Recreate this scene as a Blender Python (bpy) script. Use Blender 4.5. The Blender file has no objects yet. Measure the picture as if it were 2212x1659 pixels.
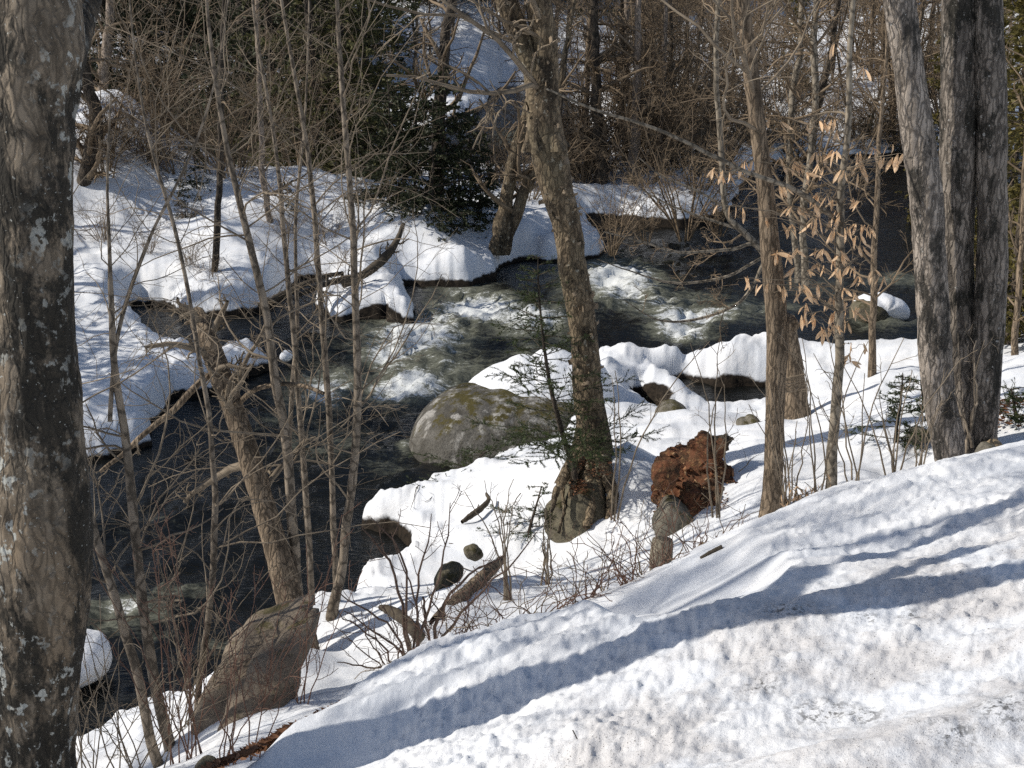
import bpy, math, random
import numpy as np
from mathutils import Vector, Matrix

# ------------------------------------------------------------------ camera, world, sun, exposure
S = bpy.context.scene
COL = S.collection
CAM_Z, PITCH, FPX = 5.5, math.radians(16.0), 3038.0
cam = bpy.data.cameras.new('camera')
cam.sensor_width = 36.0
cam.lens = FPX / 2212.0 * 36.0
cam.clip_start = 0.1
cam.clip_end = 2000.0
camo = bpy.data.objects.new('camera', cam)
COL.objects.link(camo)
camo.location = (0, 0, CAM_Z)
camo.rotation_euler = (math.pi / 2 - PITCH, 0, 0)
S.camera = camo

SUN_EL = math.radians(38.0)
SUN_AZ = math.radians(-92.0)            # compass from +Y, clockwise: the sun stands in the -X direction
sunv = Vector((math.sin(SUN_AZ) * math.cos(SUN_EL), math.cos(SUN_AZ) * math.cos(SUN_EL), math.sin(SUN_EL)))
world = bpy.data.worlds.new('World')
S.world = world
world.use_nodes = True
wt = world.node_tree
bg = wt.nodes['Background']
sky = wt.nodes.new('ShaderNodeTexSky')
sky.sky_type = 'NISHITA'
sky.sun_disc = False
sky.sun_elevation = SUN_EL
sky.sun_rotation = SUN_AZ
wt.links.new(sky.outputs[0], bg.inputs[0])
bg.inputs[1].default_value = 0.085
sl = bpy.data.lights.new('sun', 'SUN')
sl.energy = 3.7
sl.angle = math.radians(0.65)
sl.color = (1.0, 0.945, 0.86)
so = bpy.data.objects.new('sun', sl)
COL.objects.link(so)
so.rotation_euler = sunv.to_track_quat('Z', 'Y').to_euler()
S.view_settings.view_transform = 'Standard'
S.view_settings.look = 'None'
S.view_settings.gamma = 1.0
S.view_settings.use_curve_mapping = False
S.view_settings.exposure = 0.18
S.render.engine = 'CYCLES'
S.cycles.use_denoising = False
S.cycles.max_bounces = 6
S.cycles.diffuse_bounces = 3
S.cycles.glossy_bounces = 3

# ------------------------------------------------------------------ numeric helpers
RNG = np.random.default_rng(7)
random.seed(7)
SP, CP = math.sin(PITCH), math.cos(PITCH)


def ray(px, py):
    u = (px - 1106.0) / FPX
    v = (829.5 - py) / FPX
    return np.array((u, CP + v * SP, -SP + v * CP))


ORG = np.array((0.0, 0.0, CAM_Z))


def at_depth(px, py, D):
    d = ray(px, py)
    return ORG + d * (D / d[1])


def at_height(px, py, z):
    d = ray(px, py)
    return ORG + d * ((z - CAM_Z) / d[2])


def smooth(a, b, x):
    t = np.clip((x - a) / (b - a), 0, 1)
    return t * t * (3 - 2 * t)


def water_z(y):
    y = np.asarray(y, float)
    return 0.3 * smooth(18.0, 22.0, y) + 0.018 * np.clip(y - 22, 0, 80)


def at_water(px, py, h=0.0):
    d = ray(px, py)
    lo, hi = 2.0, 160.0
    for _ in range(50):
        m = (lo + hi) / 2
        p = ORG + d * m
        if p[2] - water_z(p[1]) - h > 0:
            lo = m
        else:
            hi = m
    return ORG + d * hi


def hash3(ix, iy, iz, seed):
    with np.errstate(over='ignore'):
        h = (ix.astype(np.uint32) * np.uint32(374761393) + iy.astype(np.uint32) * np.uint32(668265263)
             + iz.astype(np.uint32) * np.uint32(2246822519) + np.uint32((seed * 3266489917) & 0xffffffff))
        h = (h ^ (h >> np.uint32(13))) * np.uint32(1274126177)
        h = (h ^ (h >> np.uint32(16))) * np.uint32(2654435761)
        h = h ^ (h >> np.uint32(15))
    return h.astype(np.float64) / 4294967295.0 * 2 - 1


def vnoise(p, seed=0):
    f = np.floor(p)
    i = f.astype(np.int64)
    t = p - f
    t = t * t * t * (t * (t * 6 - 15) + 10)
    x, y, z = i[..., 0], i[..., 1], i[..., 2]
    tx, ty, tz = t[..., 0], t[..., 1], t[..., 2]
    r = 0
    for dz in (0, 1):
        for dy in (0, 1):
            for dx in (0, 1):
                w = (tx if dx else 1 - tx) * (ty if dy else 1 - ty) * (tz if dz else 1 - tz)
                r = r + w * hash3(x + dx, y + dy, z + dz, seed)
    return r


def fbm(p, octaves=3, seed=0, lac=2.03, gain=0.5):
    a, r, n = 1.0, 0, 0
    for o in range(octaves):
        r = r + a * vnoise(p, seed + o * 17)
        n += a
        p = p * lac
        a *= gain
    return r / n


def catmull(pts, n):
    """n points along a smooth curve through pts (any dimension)."""
    P = np.asarray(pts, float)
    P = np.vstack([2 * P[0] - P[1], P, 2 * P[-1] - P[-2]])
    m = len(P) - 3
    seg = np.linalg.norm(np.diff(P[1:-1, :3], axis=0), axis=1)
    cum = np.concatenate([[0], np.cumsum(seg)])
    s = np.linspace(0, cum[-1], n)
    k = np.clip(np.searchsorted(cum, s, 'right') - 1, 0, m - 1)
    t = ((s - cum[k]) / np.maximum(seg[k], 1e-9))[:, None]
    a, b, c, d = P[k], P[k + 1], P[k + 2], P[k + 3]
    return 0.5 * (2 * b + (c - a) * t + (2 * a - 5 * b + 4 * c - d) * t ** 2 + (3 * b - a - 3 * c + d) * t ** 3)


# ------------------------------------------------------------------ mesh helpers
def make_mesh(name, V, quads=None, tris=None, mat=None, smooth_shade=True, attrs=None):
    me = bpy.data.meshes.new(name)
    V = np.ascontiguousarray(V, np.float32)
    Q = np.zeros((0, 4), np.int32) if quads is None else np.asarray(quads, np.int32)
    T = np.zeros((0, 3), np.int32) if tris is None else np.asarray(tris, np.int32)
    me.vertices.add(len(V))
    me.vertices.foreach_set('co', V.ravel())
    nl = Q.size + T.size
    me.loops.add(nl)
    me.loops.foreach_set('vertex_index', np.concatenate([Q.ravel(), T.ravel()]).astype(np.int32))
    me.polygons.add(len(Q) + len(T))
    starts = np.concatenate([np.arange(len(Q)) * 4, Q.size + np.arange(len(T)) * 3]).astype(np.int32)
    me.polygons.foreach_set('loop_start', starts)
    if smooth_shade:
        me.polygons.foreach_set('use_smooth', np.ones(len(Q) + len(T), bool))
    if attrs:
        for k, v in attrs.items():
            a = me.attributes.new(k, 'FLOAT', 'POINT')
            a.data.foreach_set('value', np.ascontiguousarray(v, np.float32))
    me.update(calc_edges=True)
    me.validate()
    if mat:
        me.materials.append(mat)
    return me


class Geo:
    """collects vertices, quads and tris for one mesh"""
    def __init__(self):
        self.V, self.Q, self.T, self.n = [], [], [], 0

    def add(self, V, Q=None, T=None):
        V = np.asarray(V, float).reshape(-1, 3)
        if Q is not None and len(Q):
            self.Q.append(np.asarray(Q) + self.n)
        if T is not None and len(T):
            self.T.append(np.asarray(T) + self.n)
        self.V.append(V)
        self.n += len(V)
        return self

    def verts(self):
        return np.vstack(self.V)

    def mesh(self, name, mat, origin=(0, 0, 0), smooth_shade=True):
        V = self.verts() - np.asarray(origin)
        return make_mesh(name, V, np.vstack(self.Q) if self.Q else None, np.vstack(self.T) if self.T else None, mat, smooth_shade)


def tubes(P, R, sides):
    """(N,K,3) centre lines and (N,K) radii -> verts, quads"""
    P = np.asarray(P, float)
    R = np.asarray(R, float)
    if P.ndim == 2:
        P, R = P[None], R[None]
    N, K, _ = P.shape
    T = np.empty_like(P)
    T[:, 1:-1] = P[:, 2:] - P[:, :-2]
    T[:, 0] = P[:, 1] - P[:, 0]
    T[:, -1] = P[:, -1] - P[:, -2]
    T /= np.linalg.norm(T, axis=2, keepdims=True) + 1e-12
    mean = P[:, -1] - P[:, 0]
    ref = np.zeros((N, 3))
    ref[np.arange(N), np.argmin(np.abs(mean), axis=1)] = 1
    A = ref[:, None, :] - T * np.sum(T * ref[:, None, :], axis=2, keepdims=True)
    A /= np.linalg.norm(A, axis=2, keepdims=True) + 1e-12
    B = np.cross(T, A)
    th = np.arange(sides) / sides * 2 * math.pi
    V = P[:, :, None, :] + R[:, :, None, None] * (np.cos(th)[None, None, :, None] * A[:, :, None, :] + np.sin(th)[None, None, :, None] * B[:, :, None, :])
    V = V.reshape(-1, 3)
    n = np.arange(N)[:, None, None] * K * sides
    k = np.arange(K - 1)[None, :, None] * sides
    s = np.arange(sides)[None, None, :]
    s2 = (s + 1) % sides
    q = np.stack([n + k + s, n + k + s2, n + k + sides + s2, n + k + sides + s], axis=-1).reshape(-1, 4)
    return V, q


def grow(P, R, count, t0, t1, ratio, K, rng, ang=(40, 75), up=0.1, wig=0.16, rr=0.55, rmin=0.002, lmin=0.1, lmax=9, weight=True, tip=0.35, taper=0.65, flat=0.0):
    """children branches of the (N,K,3) parents"""
    N, KP, _ = P.shape
    L = np.linalg.norm(np.diff(P, axis=1), axis=2).sum(1)
    w = L / L.sum() if weight else np.full(N, 1.0 / N)
    idx = rng.choice(N, count, p=w)
    t = t0 + (t1 - t0) * rng.random(count)
    f = t * (KP - 1)
    k = np.minimum(f.astype(int), KP - 2)
    fr = (f - k)[:, None]
    a, b = P[idx, k], P[idx, k + 1]
    pos = a + (b - a) * fr
    tan = b - a
    tan /= np.linalg.norm(tan, axis=1, keepdims=True) + 1e-9
    r0 = (R[idx, k] * (1 - fr[:, 0]) + R[idx, k + 1] * fr[:, 0]) * rr * (0.7 + 0.5 * rng.random(count))
    rnd = rng.normal(size=(count, 3))
    rnd[:, 2] *= (1 - flat)
    perp = rnd - tan * np.sum(rnd * tan, axis=1, keepdims=True)
    perp /= np.linalg.norm(perp, axis=1, keepdims=True) + 1e-9
    an = np.radians(ang[0] + (ang[1] - ang[0]) * rng.random(count))[:, None]
    d = np.cos(an) * tan + np.sin(an) * perp
    ln = np.clip(L[idx] * ratio * (1 - taper * t) * (0.45 + 0.8 * rng.random(count)), lmin, lmax)
    out = np.empty((count, K, 3))
    out[:, 0] = pos
    bend = rng.normal(size=(count, 3)) * wig * 0.7
    for j in range(1, K):
        out[:, j] = out[:, j - 1] + d * (ln / (K - 1))[:, None]
        d = d + bend + rng.normal(size=(count, 3)) * wig + np.array((0, 0, up))
        d /= np.linalg.norm(d, axis=1, keepdims=True)
    r0 = np.maximum(r0, rmin)
    rad = r0[:, None] + (np.maximum(r0 * tip, rmin * 0.8) - r0)[:, None] * np.linspace(0, 1, K)[None]
    return out, rad


def thing(name, label, cat, loc, group=None, kind=None):
    o = bpy.data.objects.new(name, None)
    COL.objects.link(o)
    o.location = Vector(loc)
    o.empty_display_size = 0.1
    tag(o, label, cat, group, kind)
    return o


def tag(o, label=None, cat=None, group=None, kind=None):
    if label: o['label'] = label
    if cat: o['category'] = cat
    if group: o['group'] = group
    if kind: o['kind'] = kind
    return o


def obj(name, me, parent=None, loc=(0, 0, 0), rot=None, scale=None):
    o = bpy.data.objects.new(name, me)
    COL.objects.link(o)
    o.location = Vector(loc)
    if rot is not None: o.rotation_euler = rot
    if scale is not None: o.scale = scale if hasattr(scale, '__len__') else (scale,) * 3
    if parent is not None: o.parent = parent
    return o


# ------------------------------------------------------------------ materials
class M:
    def __init__(self, name):
        self.m = bpy.data.materials.new(name)
        self.m.use_nodes = True
        self.t = self.m.node_tree
        self.b = self.t.nodes['Principled BSDF']
        self.co = self.t.nodes.new('ShaderNodeTexCoord').outputs['Object']

    def link(self, a, b):
        self.t.links.new(a, b)

    def put(self, sock, v):
        if isinstance(v, bpy.types.NodeSocket):
            self.link(v, sock)
        elif isinstance(v, (tuple, list)) and sock.type == 'RGBA':
            sock.default_value = (*v, 1) if len(v) == 3 else v
        else:
            sock.default_value = v

    def mapping(self, scale=(1, 1, 1), rot=(0, 0, 0), src=None):
        n = self.t.nodes.new('ShaderNodeMapping')
        n.inputs['Scale'].default_value = scale
        n.inputs['Rotation'].default_value = rot
        self.link(src or self.co, n.inputs['Vector'])
        return n.outputs[0]

    def noise(self, scale, detail=4, rough=0.55, vec=None, dist=0.0):
        n = self.t.nodes.new('ShaderNodeTexNoise')
        n.inputs['Scale'].default_value = scale
        n.inputs['Detail'].default_value = detail
        n.inputs['Roughness'].default_value = rough
        n.inputs['Distortion'].default_value = dist
        self.link(vec or self.co, n.inputs['Vector'])
        return n.outputs['Fac']

    def voronoi(self, scale, vec=None, feature='F1', rand=1.0):
        n = self.t.nodes.new('ShaderNodeTexVoronoi')
        n.feature = feature
        n.inputs['Scale'].default_value = scale
        n.inputs['Randomness'].default_value = rand
        self.link(vec or self.co, n.inputs['Vector'])
        return n.outputs['Distance']

    def ramp(self, fac, lo, hi, smoothstep=True, inv=False):
        n = self.t.nodes.new('ShaderNodeMapRange')
        n.interpolation_type = 'SMOOTHSTEP' if smoothstep else 'LINEAR'
        n.inputs['From Min'].default_value = lo
        n.inputs['From Max'].default_value = hi
        n.inputs['To Min'].default_value = 1.0 if inv else 0.0
        n.inputs['To Max'].default_value = 0.0 if inv else 1.0
        self.put(n.inputs['Value'], fac)
        return n.outputs['Result']

    def math(self, op, a, b=0.0, clamp=False):
        n = self.t.nodes.new('ShaderNodeMath')
        n.operation = op
        n.use_clamp = clamp
        self.put(n.inputs[0], a)
        self.put(n.inputs[1], b)
        return n.outputs[0]

    def mix(self, fac, a, b):
        n = self.t.nodes.new('ShaderNodeMix')
        n.data_type = 'RGBA'
        self.put(n.inputs[0], fac)
        self.put(n.inputs[6], a)
        self.put(n.inputs[7], b)
        return n.outputs[2]

    def attr(self, name):
        n = self.t.nodes.new('ShaderNodeAttribute')
        n.attribute_name = name
        return n.outputs['Fac']

    def objrand(self):
        return self.t.nodes.new('ShaderNodeObjectInfo').outputs['Random']

    def bump(self, h, strength=0.5, dist=0.02, prev=None):
        n = self.t.nodes.new('ShaderNodeBump')
        n.inputs['Strength'].default_value = strength
        n.inputs['Distance'].default_value = dist
        self.link(h, n.inputs['Height'])
        if prev is not None:
            self.link(prev, n.inputs['Normal'])
        self.link(n.outputs[0], self.b.inputs['Normal'])
        return n.outputs[0]

    def fin(self, color=None, rough=0.8, spec=0.3):
        if color is not None: self.put(self.b.inputs['Base Color'], color)
        self.put(self.b.inputs['Roughness'], rough)
        self.b.inputs['Specular IOR Level'].default_value = spec
        return self.m


def bark_mat(name, c1, c2, cdark=None, moss=0.5, lichen=None, lich_amt=0.66, vs=(14, 14, 3), bump=0.6, bdist=0.015, extra=None, crack=0.8):
    k = M(name)
    wob = k.t.nodes.new('ShaderNodeTexNoise')
    wob.inputs['Scale'].default_value = 7.0
    wob.inputs['Detail'].default_value = 4
    k.link(k.co, wob.inputs['Vector'])
    sub = k.t.nodes.new('ShaderNodeVectorMath')
    sub.operation = 'MULTIPLY_ADD'
    sub.inputs[1].default_value = (0.09, 0.09, 0.09)
    k.link(wob.outputs['Color'], sub.inputs[0])
    k.link(k.co, sub.inputs[2])
    cr = k.voronoi(1.0, k.mapping(vs, (0, 0, 0), sub.outputs[0]), 'DISTANCE_TO_EDGE')
    cell = k.noise(1.0, 2, 0.5, k.mapping(tuple(x * 0.6 for x in vs)))
    mott = k.noise(9.0, 8, 0.72, k.mapping((1, 1, 0.5)))
    col = k.mix(k.ramp(mott, 0.38, 0.60), c2, c1)
    col = k.mix(k.math('MULTIPLY', k.ramp(cell, 0.45, 0.62), 0.5), col, tuple(min(1, x * 1.45) for x in c1))
    if extra:
        col = k.mix(k.math('MULTIPLY', k.ramp(k.noise(2.2, 3, 0.5, k.mapping((1, 1, 0.5))), 0.52, 0.66), 0.7), col, extra)
    crk = k.ramp(cr, 0.015, 0.16, True, True)
    col = k.mix(k.math('MULTIPLY', crk, crack), col, tuple(x * 0.22 for x in c1))
    if cdark:
        patch = k.noise(3.4, 8, 0.74, k.mapping((1.0, 1.0, 0.5)), 0.2)
        col = k.mix(k.math('MULTIPLY', k.ramp(patch, moss - 0.02, moss + 0.06), 0.9), col, cdark)
    if lichen:
        v = k.noise(19.0, 5, 0.62, k.mapping((1, 1, 0.85)))
        zone = k.noise(1.7, 3, 0.5)
        f = k.math('MULTIPLY', k.ramp(v, lich_amt - 0.02, lich_amt + 0.03), k.ramp(zone, 0.40, 0.55))
        col = k.mix(f, col, lichen)
        v2 = k.ramp(k.noise(75.0, 2, 0.6), 0.68, 0.72)
        col = k.mix(k.math('MULTIPLY', v2, 0.8), col, lichen)
    h = k.math('ADD', k.math('MULTIPLY', k.ramp(cr, 0.0, 0.2), 0.8), mott)
    k.bump(h, bump * 0.55, bdist)
    return k.fin(col, 0.85, 0.2)


def twig_mat(name, c1, c2, scale=6.0):
    k = M(name)
    col = k.mix(k.ramp(k.noise(scale, 3), 0.35, 0.65), c1, c2)
    r = k.objrand()
    col = k.mix(k.math('MULTIPLY', r, 0.35), col, tuple(x * 0.55 for x in c1))
    return k.fin(col, 0.75, 0.25)


# snow: white crust with melt grain, grit where the bank was ploughed, bare earth where the attribute says so
k = M('snow')
n1 = k.noise(2.5, 4, 0.55)
base = k.mix(k.ramp(n1, 0.3, 0.7), (0.73, 0.755, 0.79), (0.84, 0.845, 0.85))
grit_zone = k.math('MULTIPLY', k.attr('grit'), 1.0)
gz = k.math('MULTIPLY', grit_zone, k.ramp(k.noise(2.6, 5, 0.65), 0.38, 0.60))
gv = k.noise(140, 3, 0.75)
speck = k.ramp(gv, 0.595, 0.665)
base = k.mix(k.math('MULTIPLY', gz, 0.55), base, (0.46, 0.43, 0.41))
base = k.mix(k.math('MULTIPLY', speck, k.math('MULTIPLY', k.math('ADD', gz, k.math('MULTIPLY', grit_zone, 0.25)), 0.85, True)), base, (0.05, 0.045, 0.04))
clump = k.math('MULTIPLY', k.attr('dirt'), k.ramp(k.noise(38, 5, 0.75), 0.47, 0.60))
base = k.mix(clump, base, (0.035, 0.032, 0.028))
spk = k.noise(55, 2, 0.6)
debris = k.math('MULTIPLY', k.ramp(spk, 0.735, 0.77), k.attr('debris'))
base = k.mix(k.math('MULTIPLY', debris, 0.8), base, (0.12, 0.075, 0.045))
en = k.noise(14, 5, 0.7)
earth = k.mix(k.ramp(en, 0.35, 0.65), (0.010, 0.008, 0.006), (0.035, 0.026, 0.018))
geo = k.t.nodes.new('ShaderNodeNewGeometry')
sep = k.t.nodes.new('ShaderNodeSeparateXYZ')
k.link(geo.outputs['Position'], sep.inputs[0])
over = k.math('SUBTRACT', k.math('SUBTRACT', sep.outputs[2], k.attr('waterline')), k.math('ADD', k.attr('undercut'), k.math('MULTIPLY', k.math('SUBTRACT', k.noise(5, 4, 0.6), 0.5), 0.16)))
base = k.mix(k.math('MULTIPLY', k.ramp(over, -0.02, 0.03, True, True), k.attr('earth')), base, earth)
b1 = k.bump(k.noise(9, 4, 0.6), 0.35, 0.03)
b2 = k.bump(k.noise(70, 3, 0.7), 0.45, 0.008, b1)
k.bump(k.noise(260, 2, 0.7), 0.5, 0.003, b2)
MAT_SNOW = k.fin(base, 0.75, 0.12)

k = M('river_water')
flow = k.mapping((1.0, 1.0, 1.0), (0, 0, math.radians(-48)))
st = k.mapping((0.9, 3.2, 2.0), (0, 0, math.radians(-48)))
fo = k.attr('foam')
s1 = k.noise(1.9, 8, 0.72, st, 1.6)
s2 = k.noise(11, 6, 0.8, flow, 1.2)
s3 = k.noise(36, 4, 0.8, st, 0.8)
mx = k.math('ADD', k.math('ADD', k.math('MULTIPLY', s1, 0.45), k.math('MULTIPLY', s2, 0.33)), k.math('MULTIPLY', s3, 0.22))
v = k.math('ADD', mx, k.math('MULTIPLY', k.math('SUBTRACT', fo, 0.69), 0.42))
thin = k.ramp(v, 0.30, 0.52)
thick = k.ramp(v, 0.49, 0.585)
fl = k.ramp(k.noise(120, 2, 0.7), 0.70, 0.76)
col = k.mix(k.math('MULTIPLY', thin, 0.8), (0.006, 0.0065, 0.006), (0.18, 0.185, 0.14))
col = k.mix(k.math('MULTIPLY', thick, 0.9), col, (0.82, 0.84, 0.83))
col = k.mix(k.math('MULTIPLY', fl, k.ramp(v, 0.28, 0.36)), col, (0.6, 0.62, 0.62))
bb = k.bump(k.noise(5, 4, 0.6, st, 0.5), 0.5, 0.05)
k.bump(k.noise(24, 3, 0.6, flow), 0.4, 0.012, bb)
k.b.inputs['IOR'].default_value = 1.33
MAT_WATER = k.fin(col, k.ramp(thin, 0.0, 1.0, False), 0.4)
k.t.nodes.remove(k.b.inputs['Roughness'].links[0].from_node) if False else None
rr_ = k.t.nodes.new('ShaderNodeMapRange')
rr_.inputs['To Min'].default_value = 0.09
rr_.inputs['To Max'].default_value = 0.7
k.link(thin, rr_.inputs['Value'])
k.link(rr_.outputs[0], k.b.inputs['Roughness'])

MAT_MAPLE = bark_mat('lichened_maple_bark', (0.19, 0.155, 0.115), (0.09, 0.072, 0.052), (0.018, 0.017, 0.014), 0.475, (0.36, 0.365, 0.335), 0.585, (34, 34, 8), 0.9, 0.02, (0.20, 0.15, 0.10), 0.45)
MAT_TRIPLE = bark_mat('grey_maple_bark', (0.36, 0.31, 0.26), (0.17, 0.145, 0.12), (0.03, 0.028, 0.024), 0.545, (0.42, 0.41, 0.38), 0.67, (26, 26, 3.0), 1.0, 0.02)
MAT_TRIPLE_DARK = bark_mat('mossy_shaded_maple_bark', (0.25, 0.215, 0.18), (0.11, 0.095, 0.08), (0.022, 0.021, 0.017), 0.51, (0.42, 0.41, 0.38), 0.66, (26, 26, 3.0), 1.0, 0.02)  # mossier bark, its colour also darkened for the left trunk's shade
MAT_BIRCH = bark_mat('peeling_birch_bark', (0.22, 0.17, 0.11), (0.085, 0.063, 0.042), (0.03, 0.024, 0.017), 0.54, (0.34, 0.31, 0.24), 0.64, (24, 24, 8), 1.0, 0.02, (0.15, 0.125, 0.08), 0.6)
MAT_CURL = twig_mat('birch_bark_curl', (0.30, 0.235, 0.165), (0.17, 0.13, 0.085), 20)
MAT_BROWN = bark_mat('brown_bark', (0.25, 0.19, 0.13), (0.12, 0.09, 0.062), (0.05, 0.04, 0.03), 0.64, None, 0.66, (30, 30, 4), 0.9, 0.012)
MAT_PALE = bark_mat('pale_bark', (0.36, 0.29, 0.23), (0.20, 0.155, 0.115), (0.09, 0.07, 0.05), 0.62, None, 0.66, (30, 30, 5), 0.7, 0.01)
MAT_BEECH = bark_mat('smooth_beech_bark', (0.27, 0.23, 0.175), (0.19, 0.16, 0.12), (0.08, 0.068, 0.05), 0.62, None, 0.7, (12, 12, 8), 0.25, 0.005)
MAT_SAP = bark_mat('sapling_bark', (0.25, 0.205, 0.155), (0.145, 0.118, 0.088), (0.08, 0.068, 0.048), 0.60, None, 0.7, (14, 14, 8), 0.3, 0.004)
MAT_DARKBARK = bark_mat('dark_bark', (0.10, 0.08, 0.06), (0.05, 0.04, 0.032), (0.02, 0.018, 0.014), 0.58, (0.22, 0.22, 0.17), 0.68, (18, 18, 4), 0.8, 0.02)
MAT_TWIG = twig_mat('twig', (0.28, 0.225, 0.16), (0.16, 0.125, 0.088))
MAT_BGTWIG = twig_mat('brush_twig', (0.27, 0.20, 0.13), (0.13, 0.095, 0.06), 2.0)
MAT_RED = twig_mat('red_cane', (0.20, 0.115, 0.08), (0.14, 0.08, 0.058), 8.0)
MAT_DARKTWIG = twig_mat('dark_red_twig', (0.15, 0.10, 0.075), (0.09, 0.06, 0.045), 8.0)
MAT_DEAD = twig_mat('dead_wood', (0.10, 0.08, 0.055), (0.05, 0.04, 0.03), 14.0)


def leaf_mat(name, c1, c2, rough=0.6, trans=0.0):
    k = M(name)
    r = k.objrand()
    col = k.mix(k.ramp(k.noise(30, 3), 0.3, 0.7), c1, c2)
    col = k.mix(k.math('MULTIPLY', r, 0.5), col, c2)
    m = k.fin(col, rough, 0.3)
    if trans:
        tr = k.t.nodes.new('ShaderNodeBsdfTranslucent')
        k.link(col, tr.inputs['Color'])
        mx = k.t.nodes.new('ShaderNodeMixShader')
        mx.inputs[0].default_value = trans
        k.link(k.b.outputs[0], mx.inputs[1])
        k.link(tr.outputs[0], mx.inputs[2])
        k.link(mx.outputs[0], k.t.nodes['Material Output'].inputs['Surface'])
    return m


MAT_LEAF = leaf_mat('dry_beech_leaf', (0.85, 0.64, 0.44), (0.76, 0.50, 0.28), 0.5, 0.35)
MAT_LITTER = leaf_mat('leaf_litter', (0.22, 0.10, 0.045), (0.12, 0.055, 0.028), 0.7)
MAT_SPRUCE = leaf_mat('spruce_needles', (0.075, 0.095, 0.03), (0.04, 0.06, 0.022), 0.5, 0.15)
MAT_CEDAR = leaf_mat('cedar_sprays', (0.13, 0.118, 0.04), (0.07, 0.074, 0.028), 0.6, 0.15)
MAT_CEDARY = leaf_mat('yellow_cedar_sprays', (0.16, 0.125, 0.03), (0.09, 0.08, 0.024), 0.6, 0.2)
MAT_HEMLOCK = leaf_mat('dark_hemlock_sprays', (0.055, 0.06, 0.024), (0.032, 0.04, 0.018), 0.6, 0.1)


def rock_mat(name, c1, c2, moss=None, streak=False, mossbias=0.56, speckle=(0.03, 0.028, 0.025)):
    k = M(name)
    n = k.noise(3.0, 6, 0.65, None, 0.3)
    col = k.mix(k.ramp(n, 0.35, 0.65), c1, c2)
    if streak:
        s = k.noise(2.4, 5, 0.6, k.mapping((2.2, 2.2, 0.6)))
        col = k.mix(k.ramp(s, 0.50, 0.62), col, (0.36, 0.345, 0.315))
    sp = k.noise(45, 4, 0.75)
    col = k.mix(k.math('MULTIPLY', k.ramp(sp, 0.50, 0.66), 0.7), col, speckle)
    if moss:
        geo = k.t.nodes.new('ShaderNodeNewGeometry')
        sep = k.t.nodes.new('ShaderNodeSeparateXYZ')
        k.link(geo.outputs['Normal'], sep.inputs[0])
        f = k.math('ADD', k.math('MULTIPLY', sep.outputs[2], 0.28), k.noise(5, 5, 0.7))
        col = k.mix(k.ramp(f, mossbias + 0.08, mossbias + 0.2), col, moss)
    h = k.math('ADD', k.noise(9, 6, 0.65), k.math('MULTIPLY', k.noise(50, 4, 0.7), 0.3))
    k.bump(h, 0.7, 0.05)
    return k.fin(col, 0.85, 0.25)


MAT_BOULDER = rock_mat('mossy_boulder', (0.16, 0.15, 0.13), (0.07, 0.064, 0.052), (0.075, 0.062, 0.018), True, 0.63)
MAT_SLAB = rock_mat('brown_granite', (0.27, 0.22, 0.165), (0.17, 0.135, 0.10), (0.10, 0.085, 0.04), False, 0.66, (0.09, 0.07, 0.055))
MAT_STONE = rock_mat('grey_stone', (0.21, 0.19, 0.15), (0.11, 0.10, 0.075), (0.08, 0.07, 0.03), False, 0.62)
MAT_TANSTONE = rock_mat('tan_stone', (0.33, 0.25, 0.15), (0.24, 0.18, 0.11))
MAT_ROOTROCK = rock_mat('root_rock', (0.17, 0.15, 0.10), (0.08, 0.07, 0.05), (0.06, 0.052, 0.022), False, 0.62)
k = M('rotten_red_wood')
c = k.mix(k.ramp(k.noise(7, 5, 0.7, k.mapping((1, 1, 0.5))), 0.38, 0.62), (0.20, 0.085, 0.045), (0.10, 0.058, 0.035))
c = k.mix(k.ramp(k.noise(26, 4, 0.75), 0.55, 0.65), c, (0.28, 0.17, 0.08))
c = k.mix(k.ramp(k.noise(12, 4, 0.7), 0.60, 0.68), c, (0.02, 0.014, 0.01))
k.bump(k.noise(30, 5, 0.75), 1.0, 0.03)
MAT_ROT = k.fin(c, 0.9, 0.15)
MAT_GREYWOOD = bark_mat('weathered_wood', (0.25, 0.215, 0.16), (0.14, 0.12, 0.09), None, 0.5, None, 0.7, (40, 40, 4), 0.7, 0.008)
k = M('snow_lump')
k.bump(k.noise(16, 5, 0.65), 0.5, 0.03)
MAT_LUMP = k.fin(k.mix(k.ramp(k.noise(4, 4), 0.3, 0.7), (0.82, 0.84, 0.87), (0.90, 0.905, 0.91)), 0.6, 0.25)

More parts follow.
